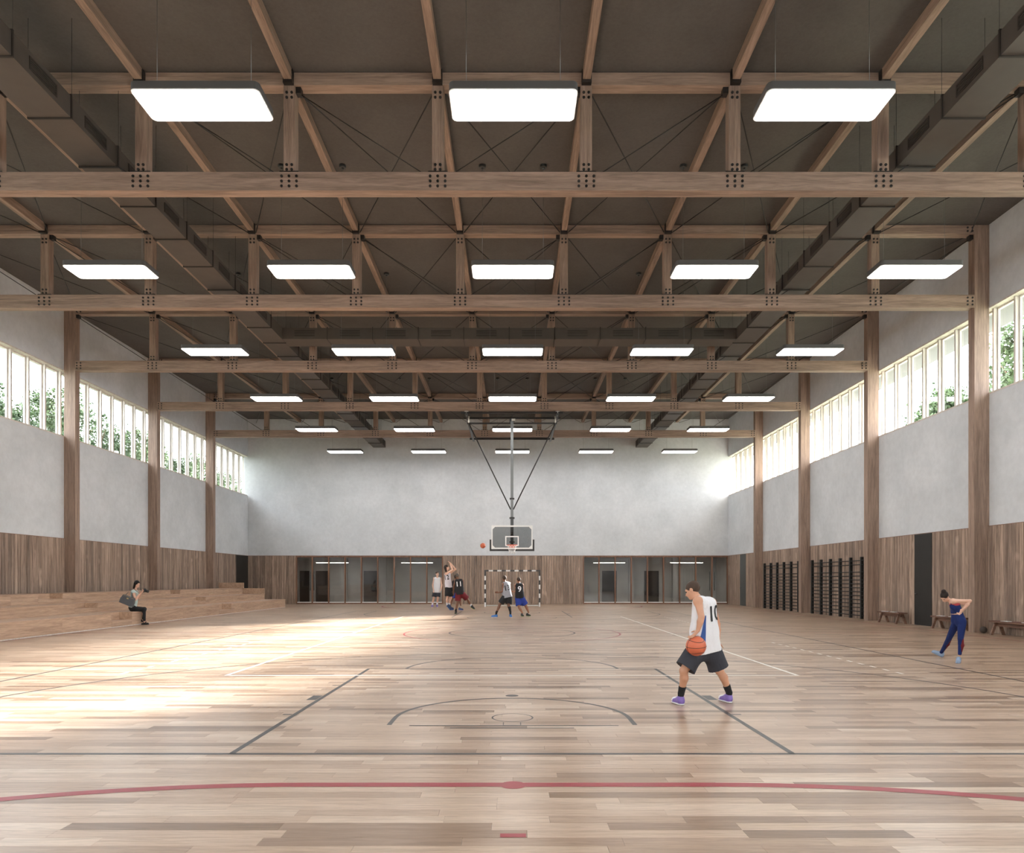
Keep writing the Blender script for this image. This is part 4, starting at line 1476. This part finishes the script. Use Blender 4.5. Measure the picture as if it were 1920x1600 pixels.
p.build(J, SK['tan'], (-0.78, 0.55, 0), (-0.72, 0.45, -0.38), {'l': (hd_l + Vector((0, 0, -0.01)), (0.15, -0.9, 0.1), 0.38, 1.6), 'r': ((-0.05, 0, -1), (-0.4, 0.8, 0), 0.4)})
p.hair(HAIR['brown'])
p.tank(C_WHITE, 0.085, 0.016, False, 0.028)
p.shorts(C_CHAR, 0.80, 0.05, 0.10)
p.number('10', Q(752, 468, 0), (0.42, -0.90, 0.05), p.up, 0.255, M_INK)
for sd, toe in (('l', Q(352, 1412, 0.20)), ('r', Q(852, 1392, 0.36))):
    toe.z = 0.001
    q = p.shoe(sd, toe, M_SHOEV, M_SOLEW, C_BLACK, False, 0.34)
    an, tp, heel, f_, s_, u_ = p.foot(sd, toe)
    S = Solid(0.006, 0.02)
    S.cone(tp - f_ * 0.05 + u_ * 0.03, tp - f_ * 0.13 + u_ * 0.055, 0.042, 0.036)
    S.cut(tp + u_ * 0.02, -u_)
    link('toe_cap', S.mesh('toe_cap', M_SOLEW), q)
    for k in range(3):
        c = tp - f_ * (0.135 + 0.022 * k) + u_ * (0.066 + 0.010 * k)
        MB().tube([c - s_ * 0.03 - u_ * 0.012, c + u_ * 0.01, c + s_ * 0.03 - u_ * 0.012], 0.005, 6).build('lace', M_SOLEW, q)
# blue side stripe, laid on the shirt below the near arm
def stripe(p, pts, normal, mat, w0, w1):
    tm = p.shirt.data
    bvh = BVHTree.FromPolygons([v.co.copy() for v in tm.vertices], [tuple(q.vertices) for q in tm.polygons])
    n = unit(normal)
    vs = []
    N = len(pts)
    cols = 5
    r = Vector((0, 0, 1)).cross(n).normalized()
    for i, a in enumerate(pts):
        w = w0 + (w1 - w0) * i / (N - 1)
        for c in range(cols):
            x = p.L(a) + r * w * (c / (cols - 1) - 0.5)
            h = bvh.ray_cast(x + n * 0.5, -n, 1.2)
            vs.append((h[0] + n * 0.004) if h[0] is not None else x)
    fs = [(i * cols + c, i * cols + c + 1, (i + 1) * cols + c + 1, (i + 1) * cols + c) for i in range(N - 1) for c in range(cols - 1)]
    return MB().add(vs, fs, True).build('side_stripe', mat, p.o)
A, Bq = Q(694, 480, -0.1), Q(655, 800, -0.1)
stripe(p, [A.lerp(Bq, k / 14) for k in range(15)], (-0.1, -1, 0), C_STRIPE, 0.012, 0.085)
basketball('basketball', tuple(Q(600, 810, -0.17)), 0.118, 'orange basketball under the hand of the number 10 player', (0.12, -0.10, 0.3))

# ---- stretching woman
Q = zoomed(1600, 1100, 6.0, 12.9)
J = dict(head=Q(1028, 118, 0.0), crown=Q(1010, 52, -0.04), neck=Q(1098, 152, 0.0), chest=Q(1142, 205, 0.0), pelvis=Q(1190, 385, 0.0),
         sho_l=Q(1120, 165, -0.11), sho_r=Q(1150, 172, 0.12), elb_l=Q(1312, 163, -0.16), wri_l=Q(1228, 262, -0.12), elb_r=Q(1290, 200, 0.2), wri_r=Q(1215, 285, 0.12),
         hip_l=Q(1222, 405, -0.07), hip_r=Q(1160, 405, 0.07), kne_l=Q(1207, 590, -0.06), kne_r=Q(1078, 580, 0.35), ank_l=Q(1197, 770, -0.02), ank_r=Q(985, 752, 0.78))
p = Person(ground(Q(1195, 820)), 'woman in navy leggings and sports top leaning forward, hands behind back', 0.0065, 0.80, 0.72)
p.build(J, SK['fair'], (-0.85, -0.35, -0.25), (-0.62, -0.25, -0.74), {'l': ((-0.6, 0.3, -0.75), (0.5, -0.2, -0.6), 0.5), 'r': ((-0.3, -0.5, -0.7), (0.4, 0.2, -0.6), 0.5)})
p.hair(HAIR['dark'], 'bun')
S = Solid(0.0065, 0.03)
Jp, t_ = p.J, p.t
for sd in 'lr':
    hp, kn, an = Jp['hip_' + sd], Jp['kne_' + sd], Jp['ank_' + sd]
    S.cone(hp, kn, 0.096 * t_ + 0.004, 0.058 * t_ + 0.006, 0.012).cone(kn, kn.lerp(an, 0.3) + p.f * -0.012, 0.056 * t_ + 0.006, 0.056 * t_ + 0.005, 0.008).cone(kn.lerp(an, 0.3) + p.f * -0.012, an.lerp(kn, 0.06), 0.056 * t_ + 0.004, 0.037 * t_ + 0.004, 0.008)
    S.cone(hp + p.up * 0.05, Jp['pelvis'].lerp(Jp['chest'], 0.45) + (hp - Jp['pelvis']) * 0.55, 0.09 * t_ + 0.010, 0.083 * t_ + 0.012)
S.cone(Jp['pelvis'] - p.up * 0.03, Jp['pelvis'].lerp(Jp['chest'], 0.55), 0.124 * t_, 0.112 * t_)
S.cut(Jp['pelvis'].lerp(Jp['chest'], 0.49), p.up)
p.part('leggings', S, C_NAVY)
for sd in 'lr':
    kn, an = Jp['kne_' + sd], Jp['ank_' + sd]
    S = Solid(0.0065, 0.02)
    a = kn.lerp(an, 0.02) + Vector((0.016, -0.030, 0)); b = kn.lerp(an, 0.40) + Vector((0.020, -0.030, 0))
    S.cone(a, b, 0.022, 0.028).cone(b, kn.lerp(an, 0.8) + Vector((0.014, -0.018, 0)), 0.028, 0.016)
    p.part('red_panel', S, C_RED)
S = Solid(0.0065, 0.03)
for sd in 'lr':
    sh = Jp['sho_' + sd]
    S.cone(Jp['pelvis'].lerp(Jp['chest'], 0.6) + (Jp['hip_' + sd] - Jp['pelvis']) * 0.5, Jp['chest'] + (sh - Jp['chest']) * 0.5 - p.up * 0.01, 0.088 * t_ + 0.012, 0.095 * t_ + 0.010)
    S.ell(Jp['chest'] + (sh - Jp['chest']) * 0.42 + p.f * 0.055 - p.up * 0.045, (0.052, 0.052, 0.052))
S.cone(Jp['pelvis'].lerp(Jp['chest'], 0.6), Jp['chest'], 0.108 * t_, 0.112 * t_)
S.cut(Jp['pelvis'].lerp(Jp['chest'], 0.51), -p.up).cut(Jp['chest'] + p.up * 0.012, p.up - p.f * 0.35)
top = p.part('sports_top', S, C_NAVY)
p.shirt = top
S = Solid(0.0065, 0.02)
S.ell(Jp['chest'] + p.f * 0.048 - p.up * 0.012 - p.f.cross(p.up) * 0.04, (0.05, 0.046, 0.032), frame3(p.f.cross(p.up), p.f, p.up)).ell(Jp['chest'] + p.f * 0.048 - p.up * 0.012 + p.f.cross(p.up) * 0.04, (0.05, 0.046, 0.032), frame3(p.f.cross(p.up), p.f, p.up))
S = Solid(0.0065, 0.03)
for sd in 'lr':
    sh = Jp['sho_' + sd]
    S.cone(Jp['pelvis'].lerp(Jp['chest'], 0.6) + (Jp['hip_' + sd] - Jp['pelvis']) * 0.5, Jp['chest'] + (sh - Jp['chest']) * 0.5 - p.up * 0.01, 0.088 * t_ + 0.016, 0.095 * t_ + 0.015)
S.cut(Jp['chest'] + p.up * 0.016, p.up - p.f * 0.35).cut(Jp['chest'] - p.up * 0.018, -p.up + p.f * 0.2).cut(Jp['chest'] - p.f * 0.01, -p.f)
p.part('coral_panel', S, C_RED2)
for sd in 'lr':
    m_ = Jp['chest'] + (Jp['sho_' + sd] - Jp['chest']) * 0.62
    MB().tube([m_ + p.f * 0.080 - p.up * 0.012, m_ + p.f * 0.062 + p.up * 0.040, m_ + p.up * 0.072, m_ - p.f * 0.068 + p.up * 0.012], 0.008, 6).build('strap', C_NAVY, p.o)
t1 = Q(1172, 862, -0.30); t1.z = 0.0
t2 = Q(872, 738, 0.88)
p.shoe('l', t1, M_SHOEG, M_SHOEG, None)
p.shoe('r', t2, M_SHOEG, M_SHOEG, None)

# ---- seated photographer
Q = zoomed(180, 1060, 9.6, 23.7)
seat = Vector((-12.86, 23.7, 0.45))
J = dict(head=Q(738, 345, 0.0), crown=Q(732, 262, 0.0), neck=Q(700, 440, 0.02), chest=Q(700, 520, 0.03), pelvis=Q(650, 765, 0.03),
         sho_l=Q(708, 480, 0.17), sho_r=Q(668, 482, -0.13), elb_r=Q(712, 620, -0.19), wri_r=Q(808, 500, -0.13), elb_l=Q(768, 585, 0.15), wri_l=Q(815, 488, 0.05),
         hip_l=Q(665, 785, 0.12), hip_r=Q(655, 785, -0.07), kne_l=Q(872, 790, 0.16), kne_r=Q(862, 805, -0.08), ank_l=Q(850, 985, 0.10), ank_r=Q(872, 1020, -0.06))
p = Person(ground(Q(860, 1100)), 'woman in mint shirt and black trousers sitting on bleachers, holding a camera', 0.008, 1.0, 0.92)
p.build(J, SK['fair'], (0.95, -0.25, 0), (0.86, -0.32, -0.30), {'r': ((0.75, 0.0, 0.65), (-0.2, 0.9, -0.2), 0.8), 'l': ((0.75, 0.05, 0.5), (0.2, -0.9, -0.2), 0.8)})
p.hair(HAIR['black'], 'bob')
p.tank(C_MINT, -0.02, 0.012, True, 0.012)
S = Solid(0.008, 0.03)
Jp, t_ = p.J, p.t
for sd in 'lr':
    hp, kn, an = Jp['hip_' + sd], Jp['kne_' + sd], Jp['ank_' + sd]
    S.cone(hp, kn, 0.098 * t_ + 0.006, 0.062 * t_ + 0.006).cone(kn, an.lerp(kn, 0.12), 0.060 * t_ + 0.006, 0.040 * t_ + 0.005).cone(hp + p.up * 0.09, hp, 0.095 * t_ + 0.006, 0.10 * t_)
S.cone(Jp['pelvis'] + p.up * 0.06, Jp['pelvis'], 0.11 * t_ + 0.006, 0.12 * t_)
p.part('trousers', S, C_BLACK)
t1 = Q(962, 1130, -0.06); t1.z = 0.0
t2 = Q(905, 1062, 0.10)
t2.z = max(t2.z, 0.02)
p.shoe('r', t1, M_SHOEK, M_SHOEK, None, True)
p.shoe('l', t2, M_SHOEK, M_SHOEK, None, True)
# camera in her hands
cc = Q(878, 462, -0.03)
o = thing('photo_camera', 'black photo camera held by the seated woman', 'camera', tuple(cc))
MB().prism(rrect(0.075, 0.15, 0.02), -0.05, 0.05).build('body', M_SHOEK, o)
MB().prism(rrect(0.05, 0.06, 0.012), 0.05, 0.078).build('viewfinder', M_SHOEK, o)
MB().tube([(0.037, 0, -0.002), (0.075, 0, -0.014), (0.125, 0, -0.03)], 0.04, 14, True, 0.046).build('lens', M['black'], o)
MB().tube([(0.01, -0.05, 0.05), (0.01, -0.05, 0.062)], 0.012, 10).build('shutter_button', M['steel'], o)
nkw = p.base + Jp['neck']
a_ = Vector((-0.02, -0.075, 0.02)); b_ = nkw - Vector(cc) + Vector((0.03, -0.09, 0.02))
MB().tube([a_, a_.lerp(b_, 0.35) + Vector((0, -0.02, -0.12)), a_.lerp(b_, 0.7) + Vector((0, -0.03, -0.06)), b_], 0.008, 6).build('strap', M_SHOEK, o)
# handbag on her arm
bc = Q(570, 640, -0.27)
o = thing('handbag', 'black leather handbag hanging from the seated woman\'s shoulder', 'bag', tuple(bc))
rot = Matrix.Rotation(math.radians(22), 4, 'Y')
def hb(mb, nm, mat, par=o):
    mb.v = [tuple(rot @ Vector(v)) for v in mb.v]
    return mb.build(nm, mat, par)
mb = MB()
prof = [(-0.225, -0.14), (0.225, -0.14), (0.245, 0.0), (0.20, 0.155), (-0.20, 0.155), (-0.245, 0.0)]
vs = [(x, y_ * (0.075 if z < 0 else 0.045), z) for y_ in (-1, 1) for x, z in prof]
mb.add(vs, [(0, 1, 2, 3, 4, 5), (11, 10, 9, 8, 7, 6)] + [(i, 6 + i, 6 + (i + 1) % 6, (i + 1) % 6) for i in range(6)])
leather = plain('bag_leather', srgb(82, 85, 90), 0.36, 0, 0.5, 0.1, 8)
body = hb(mb, 'body', leather)
bv_ = body.modifiers.new('edge', 'BEVEL'); bv_.width = 0.012; bv_.segments = 2
hb(MB().tube([(-0.12, -0.04, 0.15), (-0.07, -0.03, 0.28), (0.05, -0.02, 0.30), (0.12, -0.04, 0.15)], 0.010, 8), 'handle', leather)
hb(MB().box(-0.03, 0.03, -0.068, -0.055, 0.06, 0.10), 'clasp', plain('clasp_gold', srgb(196, 176, 128), 0.3, 0.8))
hb(MB().box(-0.19, 0.19, -0.052, -0.046, 0.125, 0.150), 'zip', plain('zip_trim', srgb(120, 116, 108), 0.4))

# ---- far players
def far_player(label, d0, J, sk, facing, look, size, thick, hands=None, h=0.0095):
    Q = zoomed(780, 970, 7.273, d0)
    JJ = {k: Q(*v) for k, v in J.items()}
    cx = (JJ['ank_l'] + JJ['ank_r']) / 2
    p = Person((cx.x, cx.y, 0), label, h, size, thick)
    p.build(JJ, sk, facing, look, hands)
    p.Q = Q
    return p

# standing, white shirt
p = far_player('player in white vest and grey shorts standing by the glass', 39.2, dict(head=(291, 775), crown=(290, 735), neck=(290, 815), chest=(291, 855), pelvis=(282, 1005),
    sho_l=(330, 838, 0.02), sho_r=(250, 838, -0.02), elb_l=(350, 925, 0.02), wri_l=(342, 985, -0.12), elb_r=(228, 925, 0.0), wri_r=(238, 990, -0.14),
    hip_l=(303, 1035), hip_r=(258, 1035), kne_l=(297, 1110, -0.04), kne_r=(240, 1112, -0.04), ank_l=(288, 1193, 0.02), ank_r=(222, 1193, 0.0)),
    SK['fair'], (0.25, -0.97, 0), (0.62, -0.75, 0.18), 1.12, 1.05, {'l': ((-0.3, -0.3, -0.9), (0.3, -0.7, 0.2), 0.5), 'r': ((0.2, -0.3, -0.9), (-0.3, -0.7, 0.2), 0.5)})
p.hair(HAIR['brown'])
p.tank(C_WHITE, 0.10, 0.016, False, 0.03)
p.shorts(C_CHAR, 0.62, 0.045, 0.08)
for sd, tx in (('l', 292), ('r', 216)):
    toe = p.Q(tx, 1220, -0.22); toe.z = 0.0
    p.shoe(sd, toe, M_SHOEV, M_SOLEW, C_WHITE, False, 0.35)

# shooter 12
p = far_player('jumping shooter in white number 12 vest with one arm raised', 31.9, dict(head=(420, 690), crown=(402, 652), neck=(413, 745), chest=(428, 800), pelvis=(443, 955),
    sho_l=(410, 775, -0.15), sho_r=(455, 772, 0.14), elb_r=(540, 712, 0.10), wri_r=(475, 632, 0.05), elb_l=(500, 720, -0.12), wri_l=(468, 640, -0.08),
    hip_l=(432, 985, -0.09), hip_r=(462, 985, 0.09), kne_l=(430, 1095, -0.12), kne_r=(475, 1100, 0.10), ank_l=(425, 1195, -0.08), ank_r=(452, 1205, 0.10)),
    SK['fair'], (0.72, 0.40, 0), (0.80, 0.25, 0.30), 1.05, 1.0, {'r': ((-0.7, 0.0, 0.6), (0.2, 0.9, 0), 0.35), 'l': ((-0.4, 0.0, 0.8), (0.2, 0.9, 0), 0.35)})
p.hair(HAIR['dark'], 'long')
p.tank(cloth('cloth_offwhite', srgb(222, 216, 222)), 0.03, 0.014, False, 0.02)
p.shorts(C_BLACK, 0.80, 0.045, 0.08)
p.number('12', p.Q(415, 825, -0.2), (-0.55, -0.83, 0), p.up, 0.30, M_INK)
for sd, tx, ty in (('l', 470, 1272), ('r', 490, 1262)):
    p.shoe(sd, p.Q(tx, ty, -0.1 if sd == 'l' else 0.1), M_SHOEN, M_SHOEB, C_WHITE, False, 0.3)

# hidden defender
p = far_player('defender in black vest and blue shorts half hidden behind number 11', 35.2, dict(head=(540, 822), crown=(537, 785), neck=(535, 865), chest=(530, 900), pelvis=(530, 1020),
    sho_l=(500, 885, 0.02), sho_r=(565, 885, 0.02), elb_l=(498, 960, -0.05), wri_l=(510, 1030, -0.12), elb_r=(580, 950), wri_r=(585, 1010, -0.1),
    hip_l=(512, 1040), hip_r=(552, 1040), kne_l=(495, 1115, -0.05), kne_r=(595, 1125), ank_l=(470, 1205), ank_r=(610, 1205)),
    SK['dark'], (-0.3, 0.9, 0), (-0.4, 0.9, 0.2), 1.0, 1.0, {'l': ((0, -0.2, -1), (0.5, 0, 0), 0.4), 'r': ((0, -0.2, -1), (0.5, 0, 0), 0.4)})
p.hair(HAIR['black'])
p.tank(C_BLACK, 0.05, 0.014, False, 0.02)
p.shorts(C_BLUE, 0.72, 0.04, 0.08)
for sd, tx in (('l', 455), ('r', 648)):
    toe = p.Q(tx, 1245, -0.05); toe.z = 0.0
    p.shoe(sd, toe, M_SHOEN, M_SHOEB, None)

# number 11
p = far_player('defender in black number 11 jersey and maroon shorts, one leg stretched', 31.4, dict(head=(558, 806), crown=(556, 768), neck=(580, 850), chest=(585, 885), pelvis=(598, 1035),
    sho_l=(538, 872, 0.03), sho_r=(632, 868, 0.0), elb_l=(516, 945, 0.15), wri_l=(512, 1005, 0.32), elb_r=(640, 930, 0.22), wri_r=(628, 985, 0.40),
    hip_l=(575, 1055), hip_r=(628, 1052), kne_l=(570, 1155, -0.02), kne_r=(702, 1120, 0.10), ank_l=(542, 1278, 0.0), ank_r=(746, 1205, 0.30)),
    SK['dark'], (-0.25, 0.95, 0), (-0.35, 0.9, 0.2), 1.0, 1.05, {'l': ((-0.1, 0.6, -0.7), (0.5, 0, 0), 0.4), 'r': ((-0.1, 0.6, -0.7), (0.5, 0, 0), 0.4)})
p.hair(HAIR['grey'], 'short')
p.tank(C_BLACK, 0.07, 0.016, False, 0.025)
p.shorts(C_RED, 0.80, 0.045, 0.08)
p.number('11', p.Q(585, 915, -0.2), (0.12, -1, 0), p.up, 0.30, M_INKW)
t1 = p.Q(537, 1310, -0.12); t1.z = 0.0
p.shoe('l', t1, M_SHOEK, M_SOLEG, C_BLACK, False, 0.2)
t2 = p.Q(800, 1262, 0.1); t2.z = max(t2.z, 0.0)
p.shoe('r', t2, M_SHOEK, M_SOLEG, C_WHITE, False, 0.25)

# number 13
p = far_player('crouching player in silver number 13 jersey and black shorts', 28.4, dict(head=(1202, 838), crown=(1200, 797), neck=(1208, 885), chest=(1222, 925), pelvis=(1248, 1075),
    sho_l=(1190, 915, -0.08), sho_r=(1268, 905, 0.10), elb_l=(1178, 1015, -0.10), wri_l=(1125, 1030, -0.15), elb_r=(1285, 990, 0.30), wri_r=(1230, 1030, 0.42),
    hip_l=(1215, 1100, -0.05), hip_r=(1275, 1098, 0.05), kne_l=(1140, 1195, -0.05), kne_r=(1262, 1205, 0.0), ank_l=(1097, 1300, -0.02), ank_r=(1287, 1292, 0.10)),
    SK['dark'], (-0.65, 0.72, 0), (-0.55, 0.80, 0.15), 1.0, 1.0, {'l': ((-1, 0, 0.15), (0.1, 0.5, -0.8), 0.45), 'r': ((-0.8, 0.3, 0), (0.1, 0.5, -0.8), 0.45)})
p.hair(HAIR['cap'])
p.tank(C_GREY, 0.06, 0.016, False, 0.03)
p.shorts(C_BLACK, 0.72, 0.045, 0.08)
p.number('13', p.Q(1252, 968, -0.2), (0.36, -0.93, 0), p.up, 0.30, M_INK)
t1 = p.Q(1022, 1365, -0.02); t1.z = 0.0
p.shoe('l', t1, M_SHOEB, M_SOLEW, C_BLACK, False, 0.22)
t2 = p.Q(1300, 1345, -0.12); t2.z = 0.0
p.shoe('r', t2, M_SHOEB, M_SOLEW, C_BLACK, False, 0.9)

# number 9
p = far_player('player in black number 9 jersey and bright blue shorts', 29.0, dict(head=(1399, 862), crown=(1398, 822), neck=(1405, 905), chest=(1408, 945), pelvis=(1412, 1090),
    sho_l=(1362, 930, 0.0), sho_r=(1452, 928, 0.0), elb_l=(1362, 1015, 0.02), wri_l=(1335, 1018, 0.25), elb_r=(1462, 1015, 0.06), wri_r=(1440, 1060, 0.30),
    hip_l=(1390, 1115), hip_r=(1440, 1112), kne_l=(1408, 1235, -0.08), kne_r=(1500, 1215, 0.08), ank_l=(1450, 1305, 0.0), ank_r=(1535, 1300, 0.22)),
    SK['mid'], (-0.2, 0.97, 0), (-0.5, 0.85, 0), 0.98, 1.0, {'l': ((-0.5, 0.5, 0.1), (0.4, 0.2, -0.6), 0.5), 'r': ((-0.5, 0.5, -0.4), (0.4, 0.2, -0.6), 0.5)})
p.hair(HAIR['cap'])
p.tank(C_BLACK, 0.05, 0.016, False, 0.025)
p.shorts(C_BLUE, 0.70, 0.05, 0.08)
p.number('9', p.Q(1415, 985, -0.2), (0.1, -1, 0), p.up, 0.32, M_INKW)
t1 = p.Q(1462, 1350, -0.14); t1.z = 0.0
p.shoe('l', t1, M_SHOEK, M_SOLEG, None)
t2 = p.Q(1562, 1338, 0.12); t2.z = 0.0
p.shoe('r', t2, M_SHOEK, M_SOLEG, None)

P = PX(31.3)
basketball('basketball', tuple(P(905.5, 1023.5)), 0.12, 'basketball flying through the air towards the hoop', (0.9, 0.4, 0.2))
